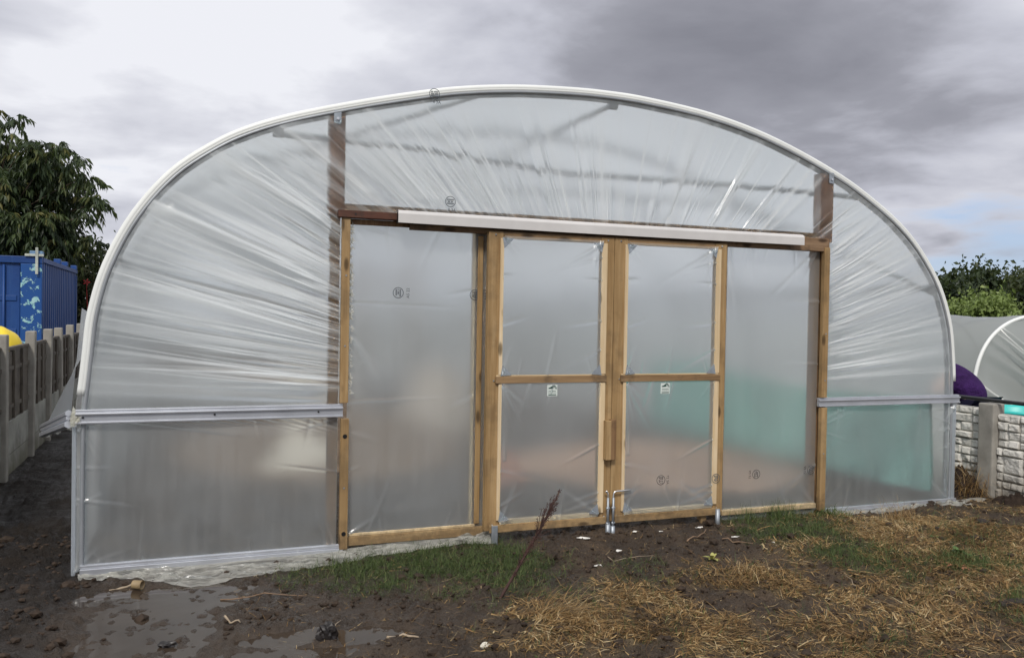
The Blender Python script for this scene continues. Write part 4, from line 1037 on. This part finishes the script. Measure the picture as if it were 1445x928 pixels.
# ------------------------------------------------------------------ small white-hooped tunnel, right
small = empty('small_polytunnel', (7.0, 2.0, -.1), 'low grey polytunnel with a white hoop behind the rock-faced wall', 'polytunnel')
Y0 = 2.0; AX = 6.95; RX = 1.16
def sprof(k): # superellipse hoop
    out = []
    for i in range(k+1):
        a = math.pi*i/k; c_, s2 = math.cos(a), math.sin(a)
        x = AX-RX*math.copysign(abs(c_)**.8, c_); z = .55+.95*abs(s2)**.85
        out.append((x, z))
    return [(AX-RX, -.1)]+[(AX-RX, .2)]+out+[(AX+RX, .2), (AX+RX, -.1)]
SP = sprof(40)
MB().tube([(x, Y0-.01, z) for x, z in SP], .022, 8).build('hoop', M_white, small, True)
yv = np.linspace(Y0, Y0+14, 120); V = np.zeros((len(SP), 120, 3))
for i, (x, z) in enumerate(SP):
    sag = .035*np.abs(np.sin((yv-Y0)*math.pi/1.6))+.012*np.sin(yv*9+i*.5)
    cxn, czn = (x-AX), (z-.5); l = math.hypot(cxn, czn)
    V[i, :, 0] = x-cxn/l*sag; V[i, :, 1] = yv; V[i, :, 2] = z-czn/l*sag-.004*np.sin(yv*2+i)
nz_ = fbm(V[..., 1], V[..., 2]*2, 1.3, 4, 88)-.5; V[..., 0] += .05*nz_; V[..., 2] += .025*nz_
mk_grid('cover_film', V, M_skin2, small)
for k in range(1, 8): MB().tube([(x, Y0+1.8*k, z-.02) for x, z in SP], .018, 6).build('hoop', M_tubegrey, small, True)
# gathered end sheet, folds running to a low knot in front
NA, NB = 200, 40; V = np.zeros((NA, NB, 3)); kn = np.array([AX+.25, Y0-.75, -.05])
ii = np.linspace(0, len(SP)-1, NA)
px_ = np.interp(ii, range(len(SP)), [s[0] for s in SP]); pz_ = np.interp(ii, range(len(SP)), [s[1] for s in SP])
fld = np.zeros((NA, NB))
for j in range(NB):
    u = j/(NB-1)
    e = (px_*(1-u)+kn[0]*u, pz_*(1-u)+kn[2]*u)
    wv = (.17*np.sin(ii*.85+2*np.sin(ii*.31)+u*1.5)+.03*np.sin(ii*2.3+3*np.sin(ii*.5)))*math.sin(math.pi*min(1, u*1.3+.05))
    V[:, j, 0] = e[0]+wv*.6; V[:, j, 1] = Y0-.02-(.75*u)-.18*math.sin(math.pi*u)+wv; V[:, j, 2] = e[1]-.05*math.sin(math.pi*u)+wv*.4
mk_grid('end_sheet', V, M_skin2, small)

# ------------------------------------------------------------------ person in purple, bent over beyond the wall
def skin_body(name, verts, edges, radii, mat_, parent, root=0, sub=2):
    me = bpy.data.meshes.new(name); me.from_pydata(verts, edges, []); ob = bpy.data.objects.new(name, me); COL.objects.link(ob)
    sm = ob.modifiers.new('s', 'SKIN'); sb = ob.modifiers.new('b', 'SUBSURF'); sb.levels = sb.render_levels = sub
    for i, r_ in enumerate(radii):
        me.skin_vertices[0].data[i].radius = (r_, r_) if not isinstance(r_, tuple) else r_
        me.skin_vertices[0].data[i].use_root = (i == root)
    bpy.context.view_layer.update()
    ev = ob.evaluated_get(bpy.context.evaluated_depsgraph_get()); m2 = bpy.data.meshes.new_from_object(ev)
    v = [tuple(p_.co) for p_ in m2.vertices]; f = [tuple(p_.vertices) for p_ in m2.polygons]
    bpy.data.objects.remove(ob); bpy.data.meshes.remove(m2)
    return mk(name, v, f, mat_, parent, True)
PX, PY = 4.34, .84
per = empty('person', (PX, PY, -.08), 'person in a purple jacket bent over between the polytunnel and the rock-faced wall', 'person')
M_skinp = simple('skin', (.55, .36, .27), .55, 0, .08, 10); M_purp = simple('purple_cloth', (.040, .013, .085), .85, 0, .4, 7, .2, .06); M_navy = simple('navy_cloth', (.010, .010, .03), .85, 0, .2, 9, .2)
hip = (PX, PY, .80)
bv = [(PX-.06, PY, .80), (PX-.10, PY+.06, .90), (PX-.24, PY+.14, .93), (PX-.36, PY+.20, .88), (PX-.42, PY+.24, .78), (PX-.47, PY+.27, .66),      # spine, neck, head
      (PX-.04, PY+.08, .70), (PX-.02, PY+.12, .38), (PX+.03, PY+.12, -.02), (PX-.08, PY+.10, -.05),
      (PX-.04, PY-.07, .70), (PX-.06, PY-.10, .38), (PX+.02, PY-.10, -.02), (PX-.10, PY-.12, -.05),
      (PX-.34, PY+.34, .82), (PX-.35, PY+.37, .54), (PX-.42, PY+.36, .30), (PX-.33, PY+.06, .82), (PX-.33, PY+.02, .54), (PX-.42, PY+.02, .30)]
be = [(0, 1), (1, 2), (2, 3), (3, 4), (4, 5), (0, 6), (6, 7), (7, 8), (8, 9), (0, 10), (10, 11), (11, 12), (12, 13), (3, 14), (14, 15), (15, 16), (3, 17), (17, 18), (18, 19)]
br = [.07, .10, .10, .09, .05, .085, .055, .05, .04, .035, .055, .05, .04, .035, .05, .04, .03, .05, .04, .03]
skin_body('body', bv, be, br, M_skinp, per)
jv = [(PX+.12, PY, .58), (PX+.05, PY, .72), (PX-.08, PY+.05, .85), (PX-.22, PY+.12, .89), (PX-.35, PY+.19, .86), (PX-.34, PY+.35, .80), (PX-.34, PY+.37, .53), (PX-.41, PY+.37, .34), (PX-.33, PY+.05, .80), (PX-.33, PY+.02, .53), (PX-.41, PY+.02, .34)]
je = [(0, 1), (1, 2), (2, 3), (3, 4), (4, 5), (5, 6), (6, 7), (4, 8), (8, 9), (9, 10)]
skin_body('jacket', jv, je, [.13, .17, .175, .17, .14, .075, .06, .05, .075, .06, .05], M_purp, per)
tv = [(PX+.03, PY, .70), (PX+.03, PY+.11, .60), (PX-.02, PY+.12, .36), (PX+.03, PY+.12, .02), (PX+.03, PY-.11, .60), (PX-.05, PY-.11, .36), (PX+.02, PY-.10, .02)]
skin_body('trousers', tv, [(0, 1), (1, 2), (2, 3), (0, 4), (4, 5), (5, 6)], [.165, .11, .08, .07, .11, .08, .07], M_navy, per)
skin_body('hair', [(PX-.44, PY+.25, .735), (PX-.475, PY+.275, .66)], [(0, 1)], [.085, .09], simple('dark_hair', (.03, .02, .015), .7), per)
skin_body('shoe', [(PX+.05, PY+.12, -.04), (PX-.12, PY+.10, -.05)], [(0, 1)], [.05, .04], M_black, per)
skin_body('shoe', [(PX+.05, PY-.10, -.04), (PX-.13, PY-.12, -.05)], [(0, 1)], [.05, .04], M_black, per)

# ------------------------------------------------------------------ grass: real blades
def blademat(name, cols):
    m, t, o = mat(name); at = N(t, 'ShaderNodeAttribute'); at.attribute_name = 'tint'
    c = ramp(t, at.outputs['Fac'], [(i/(len(cols)-1), c_) for i, c_ in enumerate(cols)])
    p = N(t, 'ShaderNodeBsdfPrincipled', Roughness=.6); p.inputs['Specular IOR Level'].default_value = .25; L(t, c, p.inputs['Base Color'])
    tl = N(t, 'ShaderNodeBsdfTranslucent'); L(t, c, tl.inputs[0]); mx = N(t, 'ShaderNodeMixShader'); mx.inputs[0].default_value = .3
    L(t, p.outputs[0], mx.inputs[1]); L(t, tl.outputs[0], mx.inputs[2]); L(t, mx.outputs[0], o.inputs[0]); return m
M_straw = blademat('dead_grass_blades', [(.035, .022, .012), (.12, .072, .032), (.29, .175, .070), (.46, .31, .14), (.60, .48, .28)])
M_grass = blademat('green_blades', [(.03, .035, .016), (.055, .08, .028), (.095, .14, .042), (.22, .23, .10)])
def blades(pos, lean, length, width, rs, up0, curl):
    """curved 4-segment ribbons"""
    n = len(pos); K = 5
    az = rs.rand(n)*2*math.pi if lean is None else lean
    dh = np.stack([np.cos(az), np.sin(az), np.zeros(n)], 1); side = np.stack([-np.sin(az), np.cos(az), np.zeros(n)], 1)
    el = up0; P_ = pos.copy(); V = np.zeros((n, K, 2, 3))
    for k in range(K):
        w = width*(1-(k/(K-1))**1.5*.9)
        V[:, k, 0] = P_-side*w[:, None]; V[:, k, 1] = P_+side*w[:, None]
        e = el-curl*k/(K-1)
        P_ = P_+(dh*np.cos(e)[:, None]+np.array([0, 0, 1])*np.sin(e)[:, None])*(length/(K-1))[:, None]+side*(rs.normal(size=n)*length*.05)[:, None]
    # keep the tips off the inside of the ground
    gz_ = gheight(V[..., 0], V[..., 1])+.004; V[..., 2] = np.maximum(V[..., 2], gz_)
    b_ = np.arange(n)[:, None]*K*2; F = np.concatenate([b_+[[2*k, 2*k+1, 2*k+3, 2*k+2]] for k in range(K-1)], 0)
    return V.reshape(-1, 3), F, K*2
def scatter(n, x0, x1, y0, y1, which, rs, power=1.0):
    out = []; got = 0
    while got < n:
        x = rs.uniform(x0, x1, n*2); y = rs.uniform(y0, y1, n*2); g_, s2 = density(x, y); g_ = np.clip(g_+.10*s2, 0, 1); d = (g_ if which == 'g' else s2)**power
        ok = (rs.rand(len(x)) < d) & ((y < -.05) | (np.abs(x) > 3.3) | (rs.rand(len(x)) < .08)); out.append(np.stack([x[ok], y[ok]], 1)); got += ok.sum()
        if len(out) > 40: break
    P_ = np.concatenate(out)[:n]; return np.concatenate([P_, (gheight(P_[:, 0], P_[:, 1]))[:, None]], 1)
rs = np.random.RandomState(3)
# matted straw: lies in combed tufts
NS = 36000
Pp = scatter(NS, -1.6, 4.4, -3.0, .25, 's', rs, 1.9)
az = fbm(Pp[:, 0], Pp[:, 1], 2.1, 2, 15)*14+rs.normal(size=len(Pp))*.8
V, F, K = blades(Pp, az, rs.gamma(3, .019, len(Pp))+.012, rs.gamma(3, .00045, len(Pp))+.0005, rs, rs.uniform(-.1, .5, len(Pp)), rs.uniform(.2, 1.3, len(Pp)))
V[:, 2] += np.repeat(rs.rand(len(Pp))*.012, K)
ob = mk('dead_grass', V, F, M_straw, loc=(0, 0, 0)); tag(ob, 'matted straw-coloured dead grass over the mud in front of the polytunnel', 'dead grass', kind='stuff')
hue = np.clip(.47+.26*rs.normal(size=len(Pp))+.7*(fbm(Pp[:, 0], Pp[:, 1], 3.5, 3, 19)-.5)+.10*np.clip(Pp[:, 1]+1.2, -1, 1), 0, 1); attr(ob, 'tint', np.repeat(hue, K))
NG = 34000
Pg = scatter(NG, -2.6, 4.4, -3.0, .3, 'g', rs, 1.2)
V, F, K = blades(Pg, None, rs.gamma(5, .008, len(Pg))+.012, rs.uniform(.0007, .0017, len(Pg)), rs, rs.uniform(.35, 1.4, len(Pg)), rs.uniform(.1, 1.0, len(Pg)))
ob = mk('green_grass', V, F, M_grass, loc=(0, 0, 0)); tag(ob, 'short green grass growing in patches out of the mud', 'grass', kind='stuff'); attr(ob, 'tint', np.repeat(np.clip(.5+.22*rs.normal(size=len(Pg)), 0, 1), K))
# sparse straw litter on the bare mud
nl = 4200; xy = np.stack([rs.uniform(-2.4, 3.6, nl), rs.uniform(-2.4, -.05, nl), np.zeros(nl)], 1); xy[:, 2] = gheight(xy[:, 0], xy[:, 1])+.003
V, F, K = blades(xy, None, rs.gamma(2.5, .016, nl)+.006, rs.uniform(.0005, .0018, nl), rs, rs.uniform(0, .3, nl), rs.uniform(0, .3, nl))
ob = mk('straw_litter', V, F, M_straw, loc=(0, 0, 0)); tag(ob, 'loose straw bits scattered over the bare mud', 'straw', kind='stuff'); attr(ob, 'tint', np.repeat(rs.uniform(.1, .95, nl), K))
# clods and crumbs
ico = bmesh.new(); bmesh.ops.create_icosphere(ico, subdivisions=1, radius=1); iv = np.array([v.co[:] for v in ico.verts]); if_ = np.array([[v.index for v in f.verts] for f in ico.faces]); ico.free()
nc = 8000; cxy = np.stack([rs.uniform(-4.0, 3.6, nc), rs.uniform(-2.7, .9, nc)], 1)
keep = (pool_mask(cxy[:, 0], cxy[:, 1]) < .25) | (rs.rand(nc) < .05); keep &= ~((cxy[:, 1] > -.04) & (np.abs(cxy[:, 0]) < 3.25)); cxy = cxy[keep]; nc = len(cxy)
sz = rs.gamma(1.6, .0042, nc)+.002; sz[cxy[:, 0] < -3.1] *= 1.15
cz = gheight(cxy[:, 0], cxy[:, 1])+sz*.2
V = iv[None]*sz[:, None, None]*(1+.55*(rs.rand(nc, len(iv), 1)-.5))*np.array([1.2, 1, .7])+np.concatenate([cxy, cz[:, None]], 1)[:, None]
F = (if_[None]+np.arange(nc)[:, None, None]*len(iv)).reshape(-1, 3)
ob = mk('soil_clods', V.reshape(-1, 3), F, simple('clod', (.034, .022, .014), .75, 0, .6, 30, .3), loc=(0, 0, 0)); tag(ob, 'dark wet soil crumbs strewn over the mud', 'soil', kind='stuff')

def tuft(name, label, cat, x, y, n, ln, m_, rs, spread=.06, up_=(.6, 1.5), curl=(.2, 1.2), w=(.001, .002), z=None, az=None):
    P_ = np.stack([x+rs.normal(size=n)*spread, y+rs.normal(size=n)*spread, np.zeros(n)], 1); P_[:, 2] = gheight(P_[:, 0], P_[:, 1]) if z is None else z
    V, F, K = blades(P_, (az+rs.normal(size=n)*.5) if az is not None else None, rs.uniform(ln*.4, ln, n), rs.uniform(w[0], w[1], n), rs, rs.uniform(up_[0], up_[1], n), rs.uniform(curl[0], curl[1], n))
    ob = mk(name, V, F, m_, loc=(x, y, float(gheight(x, y)))); attr(ob, 'tint', np.repeat(np.clip(.6+.2*rs.normal(size=n), 0, 1), K)); tag(ob, label, cat); return ob
tuft('dead_grass_clump', 'tangled dead stalks heaped between the polytunnel corner and the wall post', 'grass clump', 3.56, .16, 260, .42, M_straw, rs, .07, (.7, 1.5), (.3, 2.2), (.0015, .0035))
tuft('grass_tuft', 'tall straw tuft against the foot film right of the doorway', 'grass tuft', 2.25, -.42, 160, .22, M_straw, rs, .06)
tuft('grass_tuft', 'green tuft at the foot of the right bay film', 'grass tuft', 1.42, -.10, 240, .17, M_grass, rs, .065, (1.0, 1.55), (0, .6))
tuft('grass_tuft', 'sparse green sprigs beside the right door socket', 'grass tuft', 1.12, -.10, 90, .15, M_grass, rs, .06, (1.0, 1.55), (0, .6))
tuft('grass_tuft', 'dark green weed tuft left of the white skirt at right', 'grass tuft', 1.88, -.14, 220, .10, M_grass, rs, .06, (.5, 1.4), (.3, 1.2), (.0015, .004))
tuft('grass_tuft', 'bright green tuft among the straw at the right', 'grass tuft', 1.82, -1.30, 420, .10, M_grass, rs, .065, (.7, 1.5))
tuft('grass_tuft', 'small green tuft poking from the grass below the left bay', 'grass tuft', -.82, -.02, 160, .07, M_grass, rs, .07)
tuft('grass_tuft', 'grey-green tuft on the dark clod at the far right', 'grass tuft', 1.42, -1.98, 60, .12, M_grass, rs, .02, (1.2, 1.55), (0, .3))
tuft('grass_tuft', 'long bent yellow tuft at the foot of the red-brown stalk', 'grass tuft', -.95, -1.36, 190, .30, M_straw, rs, .09, (.3, 1.2), (.8, 1.9), az=-.4)
tuft('grass_tuft', 'bleached tuft beside the bare patch in the foreground', 'grass tuft', .35, -1.15, 200, .16, M_straw, rs, .09, (.3, 1.2), (.5, 1.4))

# red-brown dead dock stalk leaning in front of the doors
q = random.Random(12); rs2 = np.random.RandomState(12)
b0 = Vector((-1.13, -1.06, -.09)); tip = ray(790, 692, (ray(700, 850, 1)-Vector((-2.646, -5.128, 1.4034))).length*0+4.72)
mb = MB(); n_ = 16; st = []
for i in range(n_+1):
    u = i/n_; p_ = b0.lerp(tip, u)+Vector((.04*math.sin(u*3.1), 0, .05*math.sin(u*math.pi))); st.append(p_)
mb.tube(st, [.0075*(1-.8*i/n_)+.0012 for i in range(n_+1)], 6)
br_ = []
for i in range(3, n_):
    for k in range(5 if i < n_-3 else 1):
        a = st[i]; ln = .16*(1-abs(i-9)/10)*q.uniform(.3, 1.1)
        d = (st[i+1]-st[i]).normalized()+Vector((q.uniform(-1, 1), q.uniform(-1, 1), q.uniform(-.2, .8)))*.55
        e = a+d.normalized()*ln; mb.tube([a, a.lerp(e, .5)+Vector((0, 0, .008)), e], [.0026, .002, .0012], 4); br_.append((a, e))
dock = mb.build('dock_stalk', simple('dead_dock_brown', (.045, .020, .015), .85, 0, .4, 40), None, True, loc=b0); tag(dock, 'red-brown dead seed stalk leaning in the foreground before the doors', 'dead plant')
sx = []
for a, e in br_:
    for k in range(17):
        u = q.uniform(.1, 1.05); sx.append(a.lerp(e, u)+Vector((q.gauss(0, .005), q.gauss(0, .005), q.gauss(0, .005))))
sx = np.array([s[:] for s in sx]); ns = len(sx)
V = iv[None]*(rs2.uniform(.0012, .0032, (ns, 1, 1)))*(1+.5*(rs2.rand(ns, len(iv), 1)-.5))+sx[:, None]; F = (if_[None]+np.arange(ns)[:, None, None]*len(iv)).reshape(-1, 3)
mk('seed_head', V.reshape(-1, 3), F, simple('dock_seed', (.060, .026, .020), .9, 0, .5, 60), dock)

# sticks, scraps and lumps
M_twig = simple('twig', (.20, .13, .08), .85, 0, .35, 40); M_twigp = simple('pale_twig', (.34, .27, .19), .8, 0, .25, 40)
def stick(x, y, ang, ln, r_, label, m_=M_twig, z=.012, cat='stick'):
    q = random.Random(int(x*1000)); pts = []
    for i in range(7):
        u = i/6-.5; xx = x+math.cos(ang)*ln*u+q.gauss(0, ln*.02); yy = y+math.sin(ang)*ln*u+q.gauss(0, ln*.02); pts.append((xx, yy, float(gheight(xx, yy))+z+q.gauss(0, .002)))
    ob = MB().tube(pts, [r_*(1-.5*i/6) for i in range(7)], 6).build('stick', m_, None, True); tag(ob, label, cat); return ob
stick(-1.70, -1.38, -.6, .15, .008, 'short pale brown stick on the mud near the front puddle', M_twigp)
stick(-2.42, -.98, -.5, .08, .006, 'tiny pale stick at the right rim of the large puddle', M_twigp)
stick(-2.25, -.62, -.3, .42, .004, 'thin dark twig on the mud in front of the lower left panel')
stick(-2.92, -.20, .05, .16, .008, 'buried pale batten lying beside the cream pipe offcut', M_twigp, z=.002)
stick(-.1, -.62, .1, .34, .0022, 'long thin straw-coloured stick in front of the doors', M_twigp)
stick(.55, -.35, .5, .3, .006, 'dark twig on the soil under the right door')
stick(.75, -.52, -.6, .2, .005, 'bent twig near the right door socket')
stick(.9, -1.35, 1.1, .30, .003, 'upright bleached stem across the bare patch', M_twigp)
stick(-2.0, -1.18, .9, .2, .003, 'thin curved twig beside the black lump in the puddle', M_twigp)
M_scrap = simple('white_scrap', (.78, .76, .71), .6, 0, .1, 20); M_ston = simple('pale_stone', (.72, .68, .58), .8, 0, .2, 30)
def lump(name, x, y, rx, ry, rz, m_, label, cat, seed, z=0, sub=3, rough=.4):
    bm = bmesh.new(); bmesh.ops.create_icosphere(bm, subdivisions=sub, radius=1); V = np.array([v.co[:] for v in bm.verts]); F = [[v.index for v in f.verts] for f in bm.faces]; bm.free()
    k = 1+rough*(fbm(V[:, 0]+V[:, 2]*.7+5, V[:, 1]-V[:, 2]*.6+5, 1.6, 4, seed, .6)-.5)*2
    z0 = float(gheight(x, y)); V = V*k[:, None]*np.array([rx, ry, rz])+np.array([x, y, z0+z+rz*.5])
    ob = mk(name, V, F, m_, None, False); tag(ob, label, cat); return ob
lump('stone', -1.39, -1.62, .022, .014, .014, M_ston, 'small white stone at the bottom edge in the foreground', 'stone', 3)
lump('mud_lump', -2.03, -1.29, .045, .035, .05, simple('black_mud', (.012, .009, .008), .5, 0, .5, 30), 'black mud lump standing in the front puddle', 'mud lump', 5, .0, 3, .7)
lump('mud_lump', -2.70, -1.12, .035, .02, .012, simple('black_mud_wet', (.012, .009, .008), .4, 0, .5, 30), 'flat dark clod in the middle of the large puddle', 'mud lump', 6, 0, 3, .8)
lump('mud_lump', 2.75, -.69, .055, .04, .03, simple('dark_clod', (.02, .014, .011), .8, 0, .5, 30), 'dark clod on the straw near the rock-faced wall', 'mud lump', 7, 0, 3, .7)
lump('mud_lump', 1.42, -1.98, .07, .05, .03, simple('dark_clod', (.02, .014, .011), .8, 0, .5, 30), 'dark clod under a green tuft at the far right', 'mud lump', 8, 0, 3, .7)
q = random.Random(17)
SCR = [(.66, -.20, .035, .012, 'long white film scrap on the soil under the right door'), (.35, -.22, .018, .012, 'small white scrap below the right door middle'), (-.22, -.22, .05, .016, 'white film scrap left of the door bolts'), (.16, -.20, .035, .012, 'white film scrap just right of the door bolts'),
       (-.13, -.52, .022, .018, 'pale chip on the mud in front of the bolts'), (-.36, -.68, .028, .02, 'beige chip on the mud left of centre'), (.62, -.44, .03, .012, 'white scrap below the right door socket'), (.80, -.42, .03, .014, 'pale scrap right of the door socket'), (.95, -.62, .014, .012, 'tiny white chip right of the doors')]
for i, (x, y, a, b_, lab) in enumerate(SCR):
    ang = q.uniform(-.5, .5); mb = MB(); z0 = float(gheight(x, y))+.008; k = 9; pts = []
    for j in range(k):
        t_ = 2*math.pi*j/k; r_ = q.uniform(.6, 1.1); u, w = a*r_*math.cos(t_), b_*r_*math.sin(t_)
        pts.append((x+u*math.cos(ang)-w*math.sin(ang), y+u*math.sin(ang)+w*math.cos(ang), z0+q.uniform(0, .008)))
    n0 = len(pts); mb.add(pts+[(p_[0], p_[1], p_[2]-.002) for p_ in pts], [tuple(range(k)), tuple(range(2*k-1, k-1, -1))]+[(j, k+j, k+(j+1) % k, (j+1) % k) for j in range(k)])
    ob = mb.build('litter_scrap', M_scrap); tag(ob, lab, 'litter', 'white scraps trodden into the mud')
# cream pipe offcut by the left foot rail
v_, f_ = [], []
mb = MB(); ax0, ax1 = Vector((-2.885, -.235, -.062)), Vector((-2.84, -.262, -.062))
k = 18
for (p_, r_) in ((ax0, .022), (ax1, .024), (ax1, .020), (ax0, .019)):
    d = (ax1-ax0).normalized(); a = d.cross(Vector((0, 0, 1))).normalized(); b_ = d.cross(a)
    v_ += [tuple(p_+a*r_*math.cos(2*math.pi*j/k)+b_*r_*math.sin(2*math.pi*j/k)) for j in range(k)]
for i in range(3): f_ += [(i*k+j, i*k+(j+1) % k, (i+1)*k+(j+1) % k, (i+1)*k+j) for j in range(k)]
ob = mk('pipe_offcut', v_, f_, simple('cream_plastic', (.26, .19, .10), .6, 0, .2, 20), None, True); tag(ob, 'cream pipe offcut lying in the mud at the left foot rail', 'pipe offcut')
# soil heaps by the wall
M_dsoil = simple('dark_heap_soil', (.028, .019, .014), .9, 0, .5, 25, .2, .02)
heap('soil_heap', 3.60, .25, .20, .22, .22, M_dsoil, 'dark soil heap under the dead stalks by the polytunnel corner', 'soil heap', 14, -.09, .6)
heap('soil_heap', 3.62, -.22, .17, .16, .13, M_dsoil, 'black soil heap against the foot of the right wall panel', 'soil heap', 15, -.09, .7)
# dock leaves and a yellow-green sprout in the grass
def rosette(name, label, x, y, n, ln, wd, m_, seed, upr=(.2, .8)):
    q = random.Random(seed); mb = MB(); z0 = float(gheight(x, y))
    for k in range(n):
        a = 2*math.pi*k/n+q.uniform(-.3, .3); l = ln*q.uniform(.6, 1.1); e = q.uniform(*upr); pts = []
        for i in range(6):
            u = i/5; w = wd*math.sin(math.pi*min(1, u*.9+.08))**.8; h_ = l*u*math.sin(e)-l*u*u*.35; d_ = l*u*math.cos(e)
            cx_, cy_ = x+d_*math.cos(a), y+d_*math.sin(a)
            pts += [(cx_-w*math.sin(a), cy_+w*math.cos(a), z0+h_+w*.4+.006), (cx_, cy_, z0+h_+.006), (cx_+w*math.sin(a), cy_-w*math.cos(a), z0+h_+w*.4+.006)]
        mb.add(pts, [(3*i+j, 3*i+j+1, 3*i+j+4, 3*i+j+3) for i in range(5) for j in range(2)])
    ob = mb.build(name, m_, None, True); tag(ob, label, 'plant'); return ob
rosette('dock_plant', 'rust and green dock leaves in the straw at the right', 1.68, -1.40, 9, .11, .016, simple('rust_leaf', (.33, .13, .06), .6, 0, .4, 14), 3)
rosette('dock_plant', 'broad green weed leaves behind the rust ones', 1.90, -1.22, 11, .10, .018, simple('weed_leaf', (.07, .13, .03), .55, 0, .4, 14), 4, (.4, 1.1))
rosette('weed_sprout', 'yellow-green leafy sprout on the mud before the right door', .36, -.80, 9, .07, .011, simple('yellow_leaf', (.34, .33, .10), .6, 0, .35, 18), 5, (.4, 1.2))
rosette('weed_sprout', 'small green rosette in the mud right of centre', 2.1, -.85, 7, .05, .010, simple('weed_leaf', (.07, .13, .03), .55, 0, .4, 14), 6)
